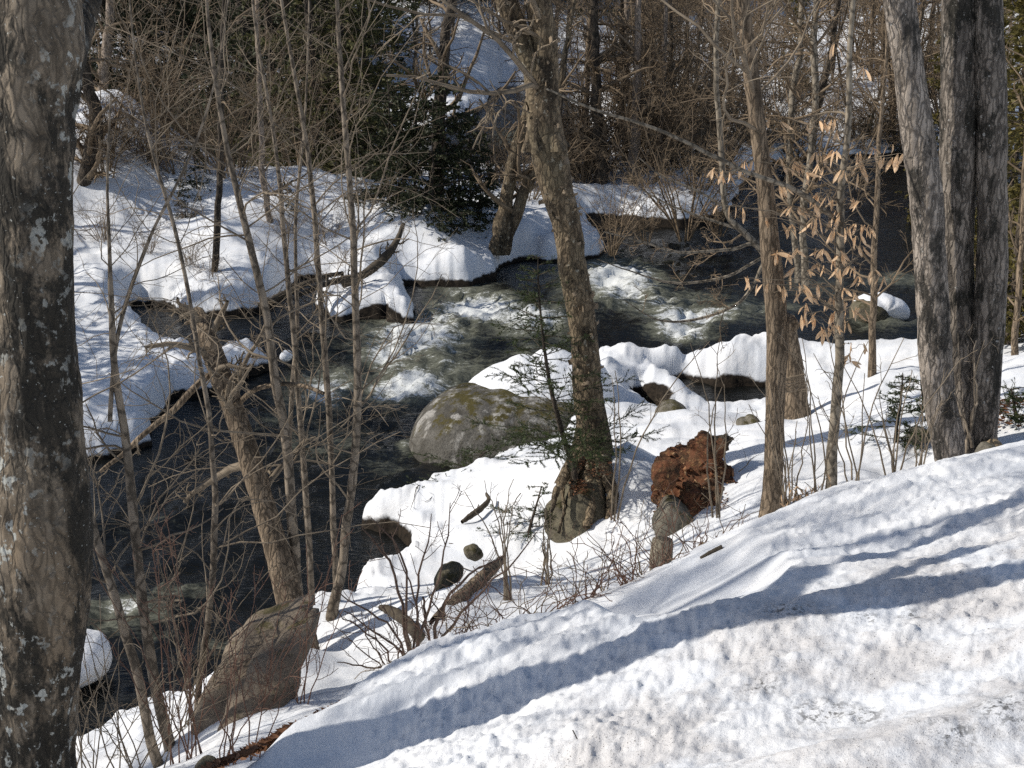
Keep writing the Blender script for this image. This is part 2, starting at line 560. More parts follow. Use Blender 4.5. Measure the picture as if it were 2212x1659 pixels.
# ------------------------------------------------------------------ the lie of the land
MAIN_RIVER = [(-900, 1800, .2), (-400, 1690, .2), (150, 1600, .25), (200, 1562, .3), (280, 1537, .3), (420, 1525, .3), (480, 1470, .15), (560, 1380, .15),
              (610, 1327, .3), (665, 1302, .4), (712, 1288, .45), (748, 1262, .45), (767, 1209, .45), (850, 1197, .3), (893, 1192, .05), (903, 1180, .0), (872, 1162, .0), (832, 1150, .0), (800, 1130, .0),
              (786, 1092, .25), (855, 1042, .3), (930, 1033, .3), (1000, 1030, .3), (1050, 1012, .1), (1130, 1000, .0), (1200, 950, .0), (1235, 880, .0), (1268, 800, .2),
              (1285, 730, .45), (1310, 690, .6), (1370, 678, .7), (1440, 705, .55), (1500, 733, .4), (1560, 728, .45), (1600, 702, .55), (1660, 683, .55), (1740, 722, .35),
              (1752, 748, .25), (1830, 743, .3), (1900, 738, .35), (1960, 718, .45), (2010, 735, .4), (2110, 700, .4), (2220, 665, .5), (2600, 600, .5), (3200, 560, .5),
              (3200, 300, 0), (2500, 318, 0), (2015, 333, 0), (1900, 337, 0), (1800, 341, 0), (1700, 348, 0), (1640, 366, 0), (1600, 405, 0), (1578, 448, 0), (1563, 476, 0),
              (1500, 490, 0), (1446, 492, 0), (1378, 490, 0), (1325, 482, 0), (1298, 500, 0), (1293, 555, 0), (1208, 567, 0), (1140, 563, 0), (1085, 578, 0), (1064, 606, 0),
              (1013, 620, 0), (965, 618, 0), (913, 622, 0), (866, 618, 0), (880, 650, 0), (899, 680, 0), (893, 701, 0), (860, 701, 0), (843, 690, 0), (800, 690, 0), (760, 697, 0),
              (712, 690, 0), (690, 645, 0), (730, 602, 0), (650, 604, 0), (610, 640, 0), (560, 676, 0), (532, 681, 0), (454, 684, 0), (403, 681, 0), (341, 662, 0), (275, 667, 0),
              (330, 692, .3), (392, 722, .3), (438, 758, .25), (458, 742, .45), (482, 716, .5), (530, 709, .5), (575, 722, .5), (598, 755, .3), (602, 786, 0), (565, 808, 0),
              (512, 820, 0), (446, 857, 0), (382, 860, 0), (350, 884, 0), (332, 930, 0), (322, 962, 0), (270, 984, 0), (215, 998, 0), (150, 1000, 0), (-400, 1040, 0), (-900, 1080, 0)]
BACK_CHANNEL = [(815, 305, 0), (850, 286, 0), (900, 291, 0), (960, 290, 0), (1010, 262, 0), (1045, 228, 0), (1070, 195, 0), (1150, 190, 0), (1230, 215, .1), (1290, 300, .1),
                (1280, 362, .3), (1200, 385, .3), (1100, 384, .3), (1000, 366, .3), (900, 350, .3), (830, 336, .3)]
POOL = [(1428, 826, 0), (1480, 817, 0), (1560, 836, 0), (1660, 836, 0), (1700, 842, 0), (1690, 858, .1), (1640, 868, .05), (1560, 870, .05), (1480, 855, .05), (1440, 838, .05)]
HOLE = [(1372, 862, 0), (1382, 852, 0), (1420, 880, 0), (1434, 896, .05), (1405, 893, .05)]
HOLE2 = [(905, 480, .2), (930, 462, .2), (968, 462, .2), (985, 480, .1), (960, 502, .1), (918, 498, .15)]


def world_poly(px, n):
    p = np.array([at_water(*q)[:2] for q in px])
    p3 = np.column_stack([np.vstack([p, p[:1]]), np.zeros(len(p) + 1)])
    return catmull(p3, n)[:-1, :2]


POLYS = [world_poly(MAIN_RIVER, 420), world_poly(BACK_CHANNEL, 90), world_poly(POOL, 60), world_poly(HOLE, 30), world_poly(HOLE2, 30)]


def poly_sd(poly, X):
    a = poly
    b = np.roll(poly, -1, axis=0)
    out = np.full(len(X), 1e9)
    inside = np.zeros(len(X), bool)
    for i in range(len(a)):
        ab = b[i] - a[i]
        ap = X - a[i]
        t = np.clip((ap @ ab) / (ab @ ab + 1e-12), 0, 1)
        d = ap - t[:, None] * ab
        np.minimum(out, np.einsum('ij,ij->i', d, d), out=out)
        c = (a[i, 1] > X[:, 1]) != (b[i, 1] > X[:, 1])
        if c.any():
            xi = ab[0] * (X[:, 1] - a[i, 1]) / (ab[1] if abs(ab[1]) > 1e-12 else 1e-12) + a[i, 0]
            inside ^= c & (X[:, 0] < xi)
    return np.where(inside, -1, 1) * np.sqrt(out)


def shore(X):
    """distance to the water's edge, negative in the water"""
    q3 = np.column_stack([X, X[:, :1] * 0])
    w = X + 0.07 * np.column_stack([vnoise(q3 * 1.9, 5), vnoise(q3 * 1.9 + 9, 6)]) + 0.035 * np.column_stack([vnoise(q3 * 6.5, 7), vnoise(q3 * 6.5 + 9, 8)])
    r = np.full(len(X), 50.0)
    for p in POLYS:
        lo, hi = p.min(0) - 6, p.max(0) + 6
        m = np.all((X > lo) & (X < hi), axis=1)
        if m.any():
            r[m] = np.minimum(r[m], poly_sd(p, w[m]))
    return r


CTRL = []
def cD(px, py, D): CTRL.append(at_depth(px, py, D))
def cz(px, py, z): CTRL.append(at_height(px, py, z))
def cx(x, y, z): CTRL.append(np.array((x, y, z), float))


CREST = [(480, 1659, 4.6), (640, 1572, 5.0), (800, 1490, 5.5), (950, 1415, 5.95), (1100, 1350, 6.4), (1250, 1288, 6.8), (1400, 1232, 7.2), (1550, 1175, 7.55), (1700, 1122, 7.9), (1850, 1084, 8.2), (2000, 1046, 8.45), (2110, 1024, 8.6), (2212, 1006, 8.7), (2400, 965, 8.9)]
for px, py, D in CREST:
    p = at_depth(px, py, D)
    CTRL.append(p)
    CTRL.append(p + np.array((-0.25, 0.75, -0.68)))
for q in [(2200, 1250, 4.75), (1566, 1350, 4.68), (700, 1650, 4.58), (1300, 1600, 3.95), (1800, 1500, 4.05), (2200, 1640, 3.3), (1000, 1560, 4.62), (1900, 1180, 6.1), (1350, 1430, 4.66), (1900, 1310, 4.7)]:
    cD(*q)
for q in [(0, 0, 3.85), (2, 1.5, 3.9), (-2, 1, 3.5), (-1.2, 3.2, 3.2), (3.2, 4.5, 3.6), (5, 7, 3.1), (7, 9, 2.9), (-3, 3.5, 2.6), (-3.5, 6, 1.6), (-2.6, 5.2, 2.0), (9, 12, 2.6), (5, 0, 4.0), (-5, 0, 3.4), (0, -4, 3.9)]:
    cx(*q)
cD(-40, 1700, 5.6)
for q in [(1200, 1250, 10.4), (1000, 1130, 12.5), (870, 1075, 13.5), (1380, 1000, 12.6), (1420, 880, 16.6), (1350, 900, 16.0), (1560, 905, 16.0), (1600, 950, 14.4), (1800, 930, 13.4),
          (1665, 1120, 10.5), (1715, 890, 15.2), (1795, 1080, 10.3), (2050, 1000, 10.8), (1900, 830, 15.4), (2190, 765, 15.2), (2190, 860, 12.2), (1450, 1160, 10.9), (1280, 990, 12.6), (1240, 1180, 11.6),
          (330, 1640, 7.4), (560, 1480, 7.9), (420, 1600, 7.35), (600, 1560, 6.9), (700, 1400, 8.3), (850, 1395, 8.5), (230, 1600, 8.4), (1000, 1290, 9.4), (1950, 960, 11.6), (2000, 900, 12.8)]:
    cD(*q)
for q in [(1370, 730, .62), (1400, 690, .75), (1560, 760, .55), (1650, 720, .6), (1850, 790, .55), (1960, 760, .7), (1700, 800, .5), (1140, 960, .35), (1480, 800, .45),
          (300, 550, 1.05), (300, 640, .8), (500, 640, .75), (600, 530, 1.1), (250, 760, .5), (250, 850, .5), (220, 950, .45), (250, 700, .55), (530, 745, .62), (450, 800, .5),
          (300, 430, 1.5), (350, 330, 2.0), (300, 230, 3.0), (550, 430, 1.6), (700, 480, 1.3), (950, 520, 1.0), (1000, 580, .8), (880, 590, .75), (830, 650, .6), (760, 650, .55), (1100, 510, 1.0),
          (1240, 520, .9), (1400, 440, 1.25), (1500, 440, 1.2), (1540, 455, 1.0), (1200, 430, 1.1), (1000, 420, 1.1), (1400, 340, 1.5), (1500, 330, 1.5), (700, 360, 1.8),
          (880, 235, 1.25), (840, 260, 1.1), (950, 150, 1.9), (1000, 90, 2.9), (1250, 150, 1.8), (1350, 250, 1.5), (1900, 260, 1.5), (1800, 290, 1.4), (2000, 250, 1.8), (1850, 170, 2.4), (1700, 120, 3.0), (2150, 200, 2.2), (1550, 200, 2.0)]:
    cz(*q)
for q in [(-12, 14, .6), (-16, 22, 1.4), (-20, 34, 3), (-30, 50, 7), (16, 24, 1.2), (22, 30, 1.5), (14, 16, 2.4), (25, 45, 2.5), (40, 70, 5), (-8, 8.5, .7), (-12, 4, 2), (14, 6, 3.4), (30, 20, 3.5),
          (-10, 75, 7), (10, 80, 7), (0, 110, 16), (-40, 90, 16), (40, 110, 16), (-60, 150, 35), (60, 160, 35), (0, 170, 36), (0, 300, 60), (-200, 250, 60), (200, 250, 60), (-100, 40, 15), (100, 40, 12), (-60, 0, 6), (60, 0, 5), (0, -40, 4), (-40, -40, 4), (40, -40, 4)]:
    cx(*q)
CTRL = np.array(CTRL)


def logpolar(X):
    r = np.sqrt((X ** 2).sum(1)) + 0.6
    return np.column_stack([np.arctan2(X[:, 0], X[:, 1] + 0.3), np.log(r)])


def _phi(d2):
    return d2 * np.log(d2 + 1e-9)


_C = logpolar(CTRL[:, :2])
_n = len(_C)
_A = _phi(((_C[:, None] - _C[None]) ** 2).sum(2)) + np.eye(_n) * 2e-4
_Pm = np.column_stack([np.ones(_n), _C])
_K = np.block([[_A, _Pm], [_Pm.T, np.zeros((3, 3))]])
_W = np.linalg.solve(_K, np.concatenate([CTRL[:, 2], np.zeros(3)]))


def base_z(X):
    out = np.empty(len(X))
    for i in range(0, len(X), 40000):
        c = logpolar(X[i:i + 40000])
        d2 = ((c[:, None] - _C[None]) ** 2).sum(2)
        out[i:i + 40000] = _phi(d2) @ _W[:_n] + _W[_n] + c @ _W[_n + 1:]
    return out


# mounds: (px, py, D, radius, height)
MOUNDS = [(1365, 985, 12.4, .42, .22), (1370, 720, 19.0, .55, .16), (1580, 770, 18.9, .7, .10), (535, 750, 18.6, .5, .12), (990, 565, 24.0, 1.2, .16), (830, 640, 22.4, .6, .14), (1440, 450, 28.5, 1.4, .15),
          (780, 1360, 9.3, .5, .12), (1600, 1060, 11.6, .5, .15), (1930, 770, 16.6, .5, .14), (1440, 820, 18.4, .5, .08), (890, 225, 45, 2.2, .3), (1000, 490, 26, .8, .2), (870, 480, 26, 1.0, .2), (320, 410, 27.5, 1.4, .35), (600, 490, 25, 1.2, .2), (1500, 900, 16, .5, .1), (1620, 1000, 12.8, .7, .14)]
MW = [(at_depth(a, b, D)[:2], r, h) for a, b, D, r, h in MOUNDS]
CRESTW = np.array([at_depth(a, b, D)[:2] for a, b, D in CREST])


def crest_y(x):
    return np.interp(x, CRESTW[:, 0], CRESTW[:, 1], left=CRESTW[0, 1], right=CRESTW[-1, 1])


def land(X, detail=True):
    """height of the snow, with (sd, earth, height over water)"""
    X = np.asarray(X, float)
    B = base_z(X)
    for c, r, h in MW:
        d2 = ((X - c) ** 2).sum(1) / r ** 2
        B = B + h * np.exp(-d2 * d2 * 0.8)
    z0 = np.zeros((len(X), 1))
    x3 = np.hstack([X, z0])
    near = 1 - smooth(-0.15, 0.35, X[:, 1] - crest_y(X[:, 0]))      # on the ploughed bank
    if detail:
        roll = 0.13 * fbm(x3 * 0.55, 2, 3) + 0.10 * fbm(x3 * 1.5, 3, 11) + 0.02 * fbm(x3 * 6, 3, 13)
        u = X @ np.array((0.97, 0.24))
        w_ = X @ np.array((-0.24, 0.97))
        rp = np.column_stack([u * 0.55, w_ * 2.6, 0 * u])
        wp = rp + 0.5 * np.column_stack([vnoise(rp * 0.9, 31), vnoise(rp * 0.9, 32), 0 * u])
        ridge = 1 - np.abs(vnoise(wp, 21))
        melt = smooth(-.15, .5, vnoise(np.column_stack([X * .9, z0]), 29))
        crust = 0.035 * (ridge - 0.5) + 0.065 * fbm(np.column_stack([u * 1.1, w_ * 2.8, 0 * u]), 2, 23) + 0.012 * fbm(np.column_stack([u * 6, w_ * 11, 0 * u]), 2, 24) + (0.004 + 0.012 * melt) * fbm(np.column_stack([u * 5, w_ * 8, 0 * u]), 4, 25) + (.006 + .014 * melt) * fbm(x3 * 26, 3, 27)
        far = smooth(30, 60, X[:, 1])
        B = B + roll * (1 - near) * (1 + 2 * far) + crust * near
    sd = shore(X)
    wz = water_z(X[:, 1])
    floor_ = wz + 0.28 + 0.1 * vnoise(x3 * 1.3, 41)
    top = np.maximum(B, floor_)
    top = np.minimum(top, np.maximum(wz + 0.40 + 0.24 * vnoise(x3 * 1.15, 43) + 0.55 * np.maximum(sd - .1, 0), floor_))
    pc = at_depth(1560, 875, 17.5)[:2]
    top = wz + (top - wz) * (1 - .78 * np.exp(-(((X - pc) / np.array((1.1, .8))) ** 2).sum(1)))
    wd = 0.38 * (1 + 0.75 * vnoise(x3 * 1.6, 44))
    t = np.clip(sd / wd, 0, 1)
    prof = np.sqrt(np.maximum(0, 1 - (1 - t) ** 2.2))
    bed = wz - 0.30 - 0.5 * smooth(0, 1.2, -sd)
    lip = wz + 0.03
    z = np.where(sd > 0, lip + (top - lip) * prof, bed)
    z = np.where((sd <= 0) & (sd > -0.06), bed + (lip - bed) * (1 + sd / 0.06), z)
    if detail:
        z = z + (sd > 0) * (1 - smooth(.1, .9, sd)) * (0.09 * fbm(x3 * 4.0, 4, 61) + .03 * np.abs(vnoise(x3 * 11, 62))) * smooth(0, .12, sd)
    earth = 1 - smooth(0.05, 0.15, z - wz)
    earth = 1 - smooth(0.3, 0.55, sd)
    return z, sd, earth


def ground(x, y):
    return float(land(np.array([[x, y]]), False)[0][0])


def hit(px, py, tmax=150):
    d = ray(px, py)
    t = np.exp(np.linspace(math.log(3.0), math.log(tmax), 260))
    p = ORG + t[:, None] * d
    z = land(p[:, :2], False)[0]
    b = np.nonzero(p[:, 2] < z)[0]
    return p[b[0]] if len(b) else None


# ------------------------------------------------------------------ ground sheet
az = np.concatenate([np.linspace(-math.pi, -0.44, 60)[:-1], np.linspace(-0.44, 0.44, 620), np.linspace(0.44, math.pi, 60)[1:-1]])
rr = [0.25]
while rr[-1] < 3.2: rr.append(rr[-1] * 1.12)
while rr[-1] < 11.0: rr.append(rr[-1] * 1.0046)
while rr[-1] < 48: rr.append(rr[-1] * 1.0074)
while rr[-1] < 1500: rr.append(rr[-1] * 1.05)
rr = np.array(rr)
AZ, RR = np.meshgrid(az, rr)
GX = np.column_stack([(RR * np.sin(AZ)).ravel(), (RR * np.cos(AZ)).ravel()])
gz_, gsd, gearth = land(GX)
na, nr = len(az), len(rr)
i = np.arange(nr - 1)[:, None] * na
j = np.arange(na)[None, :]
j2 = (j + 1) % na
quads = np.stack([i + j, i + j2, i + na + j2, i + na + j], axis=-1).reshape(-1, 4)
GV = np.vstack([np.column_stack([GX, gz_]), [[0, 0, gz_[:na].mean()]]])
tri0 = np.stack([np.full(na, len(GX)), (np.arange(na) + 1) % na, np.arange(na)], axis=-1)
near = 1 - smooth(-0.1, 0.25, GX[:, 1] - crest_y(GX[:, 0]))
near = near * (np.abs(np.arctan2(GX[:, 0], GX[:, 1])) < 1.4)
back = crest_y(GX[:, 0]) - GX[:, 1]
grit = near * np.clip(0.10 + smooth(1.5, 3.2, back), 0, 1)
dirt = np.zeros(len(GX))
for px, py, D, r in [(1775, 1570, 3.95, .10), (1855, 1600, 3.9, .07), (1700, 1395, 4.75, .10), (1860, 1435, 4.6, .05), (1960, 1390, 4.6, .05), (2170, 1600, 3.6, .10), (1640, 1530, 4.2, .06), (2050, 1640, 3.5, .07)]:
    c = at_depth(px, py, D)[:2]
    dirt = np.maximum(dirt, 0.9 * np.exp(-((GX - c) ** 2).sum(1) / r ** 2))
debris = smooth(-0.05, 0.6, gsd) * (GX[:, 1] > 6) * (GX[:, 1] < 20)
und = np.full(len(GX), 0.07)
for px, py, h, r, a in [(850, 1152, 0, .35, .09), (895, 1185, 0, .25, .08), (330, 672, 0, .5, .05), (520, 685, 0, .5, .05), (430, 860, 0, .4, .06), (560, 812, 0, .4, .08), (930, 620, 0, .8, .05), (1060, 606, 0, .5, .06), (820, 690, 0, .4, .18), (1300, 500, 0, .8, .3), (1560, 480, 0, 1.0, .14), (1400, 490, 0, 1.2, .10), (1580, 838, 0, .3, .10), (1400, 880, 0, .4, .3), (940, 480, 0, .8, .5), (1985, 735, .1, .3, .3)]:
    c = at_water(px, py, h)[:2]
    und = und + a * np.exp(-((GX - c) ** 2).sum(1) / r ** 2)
pad = lambda v: np.append(v, 0.0)
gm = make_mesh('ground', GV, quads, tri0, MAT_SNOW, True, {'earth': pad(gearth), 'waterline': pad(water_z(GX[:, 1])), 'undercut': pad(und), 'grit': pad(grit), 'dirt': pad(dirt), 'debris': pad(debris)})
tag(obj('snowy_ground', gm), kind='structure', label='snow covered river banks and ploughed snow bank')

# ------------------------------------------------------------------ river
FOAM = [(900, 725, 130, 42, .85), (1035, 665, 115, 34, 1.0), (960, 690, 80, 28, .7), (1140, 690, 110, 36, .8), (850, 765, 85, 30, .8), (700, 845, 95, 40, .7), (880, 838, 110, 34, .85), (960, 800, 130, 30, .55),
        (1330, 605, 110, 50, .85), (1500, 678, 130, 20, .85), (1470, 712, 70, 16, 1.0), (1400, 650, 190, 28, .6), (1650, 662, 90, 18, .55), (270, 1322, 110, 26, .60), (385, 1285, 80, 14, .45), (240, 1355, 110, 20, .42),
        (330, 1370, 60, 16, .38), (700, 950, 110, 46, .45), (620, 900, 90, 40, .4), (880, 965, 26, 14, .6), (840, 1000, 70, 30, .3), (1080, 365, 60, 10, .7), (1000, 375, 60, 8, .6), (1950, 605, 90, 14, .5), (1900, 700, 90, 14, .5),
        (1000, 625, 80, 16, .6), (1760, 620, 120, 30, .35), (1150, 760, 90, 30, .45), (470, 1400, 40, 14, .5), (320, 1120, 120, 40, .22), (700, 760, 60, 40, .35), (1110, 300, 60, 16, .5), (1250, 640, 60, 30, .6), (1450, 560, 150, 40, .25)]
waz = np.linspace(-0.46, 0.46, 460)
wr = [8.0]
while wr[-1] < 80: wr.append(wr[-1] * 1.0062)
wr = np.array(wr)
WA, WR = np.meshgrid(waz, wr)
WX = np.column_stack([(WR * np.sin(WA)).ravel(), (WR * np.cos(WA)).ravel()])
wsd = shore(WX)
foam = np.zeros(len(WX))
for px, py, a, b, s in FOAM:
    c = at_water(px, py)
    dist = np.linalg.norm(c - ORG)
    dep = (CAM_Z - c[2]) / dist
    ex, ey = 1.25 * a * dist / FPX, 1.25 * b * dist / FPX / dep
    d2 = ((WX[:, 0] - c[0]) / ex) ** 2 + ((WX[:, 1] - c[1]) / ey) ** 2
    foam = np.maximum(foam, min(1.0, s * 1.15) * np.exp(-d2 * 1.1))
u = WX @ np.array((0.67, 0.74))
w_ = WX @ np.array((-0.74, 0.67))
x3 = np.column_stack([u, w_ * 1.5, 0 * u])
wav = (0.04 + 0.17 * foam) * fbm(x3 * 1.5, 3, 51) + (0.012 + 0.08 * foam) * fbm(x3 * 5.2, 3, 55) + 0.06 * foam * np.abs(vnoise(x3 * 3.1, 58)) + 0.035 * foam * fbm(x3 * 16, 3, 59)
wzv = water_z(WX[:, 1]) + wav * smooth(-0.1, 0.5, -wsd) + 0.004
na, nr = len(waz), len(wr)
i = np.arange(nr - 1)[:, None] * na
j = np.arange(na - 1)[None, :]
quads = np.stack([i + j, i + j + 1, i + na + j + 1, i + na + j], axis=-1).reshape(-1, 4)
keep = (wsd[quads] < 0.35).any(1)
quads = quads[keep]
used, inv = np.unique(quads, return_inverse=True)
wm = make_mesh('river', np.column_stack([WX, wzv])[used], inv.reshape(-1, 4), None, MAT_WATER, True, {'foam': foam[used]})
tag(obj('river_water', wm), kind='structure', label='dark river with white rapids')


# ------------------------------------------------------------------ rocks and lumps
def outline_rock(px, D, thick, seed, bumpy=0.05, lean=0.0, n=56, m=18, facets=0.0, back=1.0, freq=1.3, box=(.75, 1.0)):
    """a solid rock whose silhouette from the road is the outline; thick = half depth in metres"""
    P = np.array([at_depth(a, b, D) for a, b in px])
    c = P.mean(0)
    q = P[:, [0, 2]] - c[[0, 2]]
    ang = np.arctan2(q[:, 1], q[:, 0])
    rad = np.hypot(q[:, 0], q[:, 1])
    o = np.argsort(ang)
    th = np.linspace(-math.pi, math.pi, n, endpoint=False)
    r = np.interp(th, ang[o], rad[o], period=2 * math.pi)
    ker = np.array((1, 2, 1)) / 4
    r = np.convolve(np.concatenate([r[-1:], r, r[:1]]), ker, 'valid')
    ph = np.linspace(-math.pi / 2, math.pi / 2, m)
    TH, PH = np.meshgrid(th, ph)
    cr = np.sign(np.cos(PH)) * np.abs(np.cos(PH)) ** box[0]
    X = r[None] * np.cos(TH) * cr
    Z = r[None] * np.sin(TH) * cr
    Y = thick * np.sign(np.sin(PH)) * np.abs(np.sin(PH)) ** box[1]
    Y = np.where(Y > 0, Y * back, Y) + lean * Z
    V = np.stack([X, Y, Z], axis=-1).reshape(-1, 3)
    sc = max(r.mean(), 1e-3)
    d = V / (np.linalg.norm(V, axis=1, keepdims=True) + 1e-9)
    k_ = fbm(V / sc * freq + seed * 3.1, 5, seed) * bumpy * sc
    if facets:
        k_ = k_ + facets * sc * np.round(vnoise(V / sc * 1.1 + seed, seed + 9) * 3) / 3
    V = V + d * k_[:, None]
    i = np.arange(m - 1)[:, None] * n
    j = np.arange(n)[None]
    Q = np.stack([i + j, i + (j + 1) % n, i + n + (j + 1) % n, i + n + j], axis=-1).reshape(-1, 4)
    return V, Q, c


def rock(name, label, cat, px, D, thick, mat, seed, group=None, parent=None, **kw):
    V, Q, c = outline_rock(px, D, thick, seed, **kw)
    me = make_mesh(name, V, Q, None, mat)
    if parent is not None:
        return obj(name, me, parent, c - np.array(parent.location))
    return tag(obj(name, me, None, c), label, cat, group)


BO = thing('boulder', 'big rounded grey boulder with mossy top and snow cap at the river edge', 'boulder', at_depth(1080, 930, 16.4))
rock('rock', None, None, [(884, 962), (890, 925), (915, 885), (950, 860), (1000, 847), (1060, 848), (1130, 855), (1200, 862), (1270, 880), (1310, 930), (1290, 985), (1210, 1015), (1120, 1035), (1000, 1022), (930, 1005), (900, 988)], 16.5, .95, MAT_BOULDER, 3, parent=BO, bumpy=.05, lean=0.25, n=110, m=40)
rock('snow_cap', None, None, [(998, 842), (1030, 815), (1085, 795), (1150, 783), (1240, 778), (1310, 800), (1330, 860), (1280, 885), (1200, 874), (1120, 862), (1050, 852)], 17.05, .62, MAT_LUMP, 5, parent=BO, bumpy=.05, n=90, m=30, lean=.5)
SLAB = thing('slab_rock', 'tilted split brown granite slab rising from snow at the black water', 'rock', at_depth(560, 1480, 7.8))
rock('upper_slab', None, None, [(437, 1560), (442, 1495), (456, 1462), (474, 1450), (480, 1420), (512, 1387), (563, 1356), (615, 1340), (668, 1324), (678, 1345), (640, 1372), (585, 1405), (530, 1465), (490, 1530), (455, 1600)], 7.9, .22, MAT_SLAB, 8, parent=SLAB, bumpy=.07, lean=.55, n=110, m=40, facets=.10, box=(.45, .45), freq=2.0)
rock('lower_slab', None, None, [(448, 1610), (492, 1535), (534, 1470), (590, 1410), (645, 1378), (676, 1360), (674, 1400), (640, 1460), (600, 1530), (545, 1610), (480, 1650)], 7.62, .24, MAT_SLAB, 9, parent=SLAB, bumpy=.09, lean=.7, n=110, m=40, facets=.12, box=(.45, .45), freq=2.0)
rock('rock', 'small dark stone peeking from snow at the pool edge', 'rock', [(1414, 898), (1425, 880), (1445, 871), (1470, 874), (1487, 890), (1470, 912), (1425, 910)], 16.1, .26, MAT_STONE, 12, lean=.4)
rock('rock', 'flat brown stone half buried behind the trunk with the burl', 'rock', [(1588, 915), (1612, 907), (1642, 910), (1650, 920), (1610, 926)], 15.3, .2, MAT_STONE, 13, lean=.3)
rock('rock', 'mossy curved stone beside the fallen log', 'rock', [(938, 1262), (945, 1238), (965, 1224), (990, 1222), (1003, 1232), (980, 1255), (950, 1275)], 9.9, .08, MAT_ROOTROCK, 15, lean=.7, bumpy=.15)
rock('rock', 'small lumpy stone above the fallen log in snow', 'rock', [(1002, 1185), (1012, 1181), (1035, 1188), (1045, 1198), (1015, 1205)], 10.9, .09, MAT_ROOTROCK, 16, bumpy=.15)
rock('rock', 'round tan stone at the crest of the snow bank', 'rock', [(1505, 1192), (1512, 1178), (1528, 1176), (1537, 1186), (1530, 1200)], 7.65, .06, MAT_TANSTONE, 17)
rock('rock', 'mossy dark stone at the bottom edge near the leaf strip', 'rock', [(418, 1665), (428, 1648), (450, 1640), (468, 1650), (470, 1670)], 5.9, .07, MAT_ROOTROCK, 18)
rock('rock', 'angular grey stone between triple trunk and dead leaves', 'rock', [(2105, 985), (2115, 965), (2145, 962), (2150, 985), (2130, 1000)], 9.6, .09, MAT_STONE, 19, facets=.15)
rock('rock', 'pale flat stone on dead leaves beside triple trunk', 'rock', [(2127, 965), (2135, 955), (2165, 963), (2160, 975), (2135, 975)], 9.9, .07, MAT_TANSTONE, 20, facets=.1)
rock('rock', 'grey stone in snow beside the bushy spruce', 'rock', [(1960, 945), (1972, 928), (1996, 926), (2012, 940), (1990, 955)], 11.7, .11, MAT_STONE, 21)
rock('rock', 'dark rock in hollow under snow beside small evergreens', 'rock', [(905, 478), (925, 462), (960, 462), (978, 480), (955, 500), (920, 500)], 26.3, .3, MAT_ROOTROCK, 23, bumpy=.2)
SR = thing('river_rock', 'snow topped rock standing alone in dark water', 'rock', at_water(1890, 690))
rock('stone', None, None, [(1835, 672), (1850, 650), (1890, 650), (1915, 660), (1918, 690), (1890, 712), (1850, 705)], SR.location.y, .35, MAT_ROOTROCK, 24, parent=SR, bumpy=.12)
rock('snow_cap', None, None, [(1838, 655), (1856, 642), (1890, 638), (1930, 645), (1966, 666), (1962, 688), (1935, 696), (1905, 672), (1870, 662)], SR.location.y + .1, .33, MAT_LUMP, 25, parent=SR, bumpy=.1, facets=.06)
rock('snow_lump', 'round block of snow sitting in dark water by the lichened trunk', 'snow block', [(110, 1450), (115, 1400), (150, 1374), (190, 1378), (222, 1390), (236, 1410), (232, 1445), (205, 1462), (160, 1465), (125, 1462)], 10.4, .33, MAT_LUMP, 26, bumpy=.09, facets=.05)
rock('snow_lump', 'little snow lump at the mouth of the side channel', 'snow block', [(605, 775), (608, 762), (622, 757), (632, 765), (630, 775), (615, 780)], 19.4, .12, MAT_LUMP, 27)


# ------------------------------------------------------------------ trees drawn stem by stem
def px_stem(pts, D, n=36, extra=0.35):
    """(px, py, width px) from foot to tip -> world points and radii; D is a depth or (foot, tip)"""
    D0, D1 = (D, D) if not isinstance(D, tuple) else D
    m = len(pts)
    W = []
    for q, (a, b, w) in enumerate(pts):
        Dq = D0 + (D1 - D0) * q / (m - 1)
        p = at_depth(a, b, Dq)
        W.append([*p, 0.5 * w * np.linalg.norm(p - ORG) / FPX])
    W = np.array(W)
    if extra:
        d = W[0, :3] - W[1, :3]
        d /= np.linalg.norm(d)
        d = d * 0.6 + np.array((0, 0, -0.4))
        W = np.vstack([[*(W[0, :3] + d * extra), W[0, 3] * 1.12], W])
    c = catmull(W, n)
    return c[:, :3], np.maximum(c[:, 3], 0.002)


def rough_trunk(P, R, sides, rows, amp, freq, vstretch, seed, flare=0.0, lobes=5, flare_h=0.5):
    t = np.linspace(0, 1, rows)
    f = t * (len(P) - 1)
    P2 = np.column_stack([np.interp(f, np.arange(len(P)), P[:, q]) for q in range(3)])
    R2 = np.interp(f, np.arange(len(P)), R)
    V, Q = tubes(P2, R2, sides)
    V = V.reshape(rows, sides, 3)
    ctr = P2[:, None]
    d = V - ctr
    L = np.linalg.norm(d, axis=2, keepdims=True)
    d = d / (L + 1e-9)
    p = V * np.array((freq, freq, freq * vstretch))
    nn = 1 - 2 * np.abs(fbm(p.reshape(-1, 3), 4, seed)).reshape(rows, sides)
    big = fbm((V * np.array((2.0, 2.0, 1.2))).reshape(-1, 3), 2, seed + 5).reshape(rows, sides)
    off = amp * nn + amp * 1.6 * big
    if flare:
        h = V[..., 2] - P2[1, 2]
        an = np.arctan2(d[..., 1], d[..., 0])
        off = off + flare * np.exp(-np.maximum(h, 0) / flare_h * 2.2) * (0.45 + 0.55 * np.cos(an * lobes + seed + 0.8 * np.sin(an * 2 + seed))) * R2[:, None] / R2[1]
    V = V + d * off[..., None]
    return V.reshape(-1, 3), Q


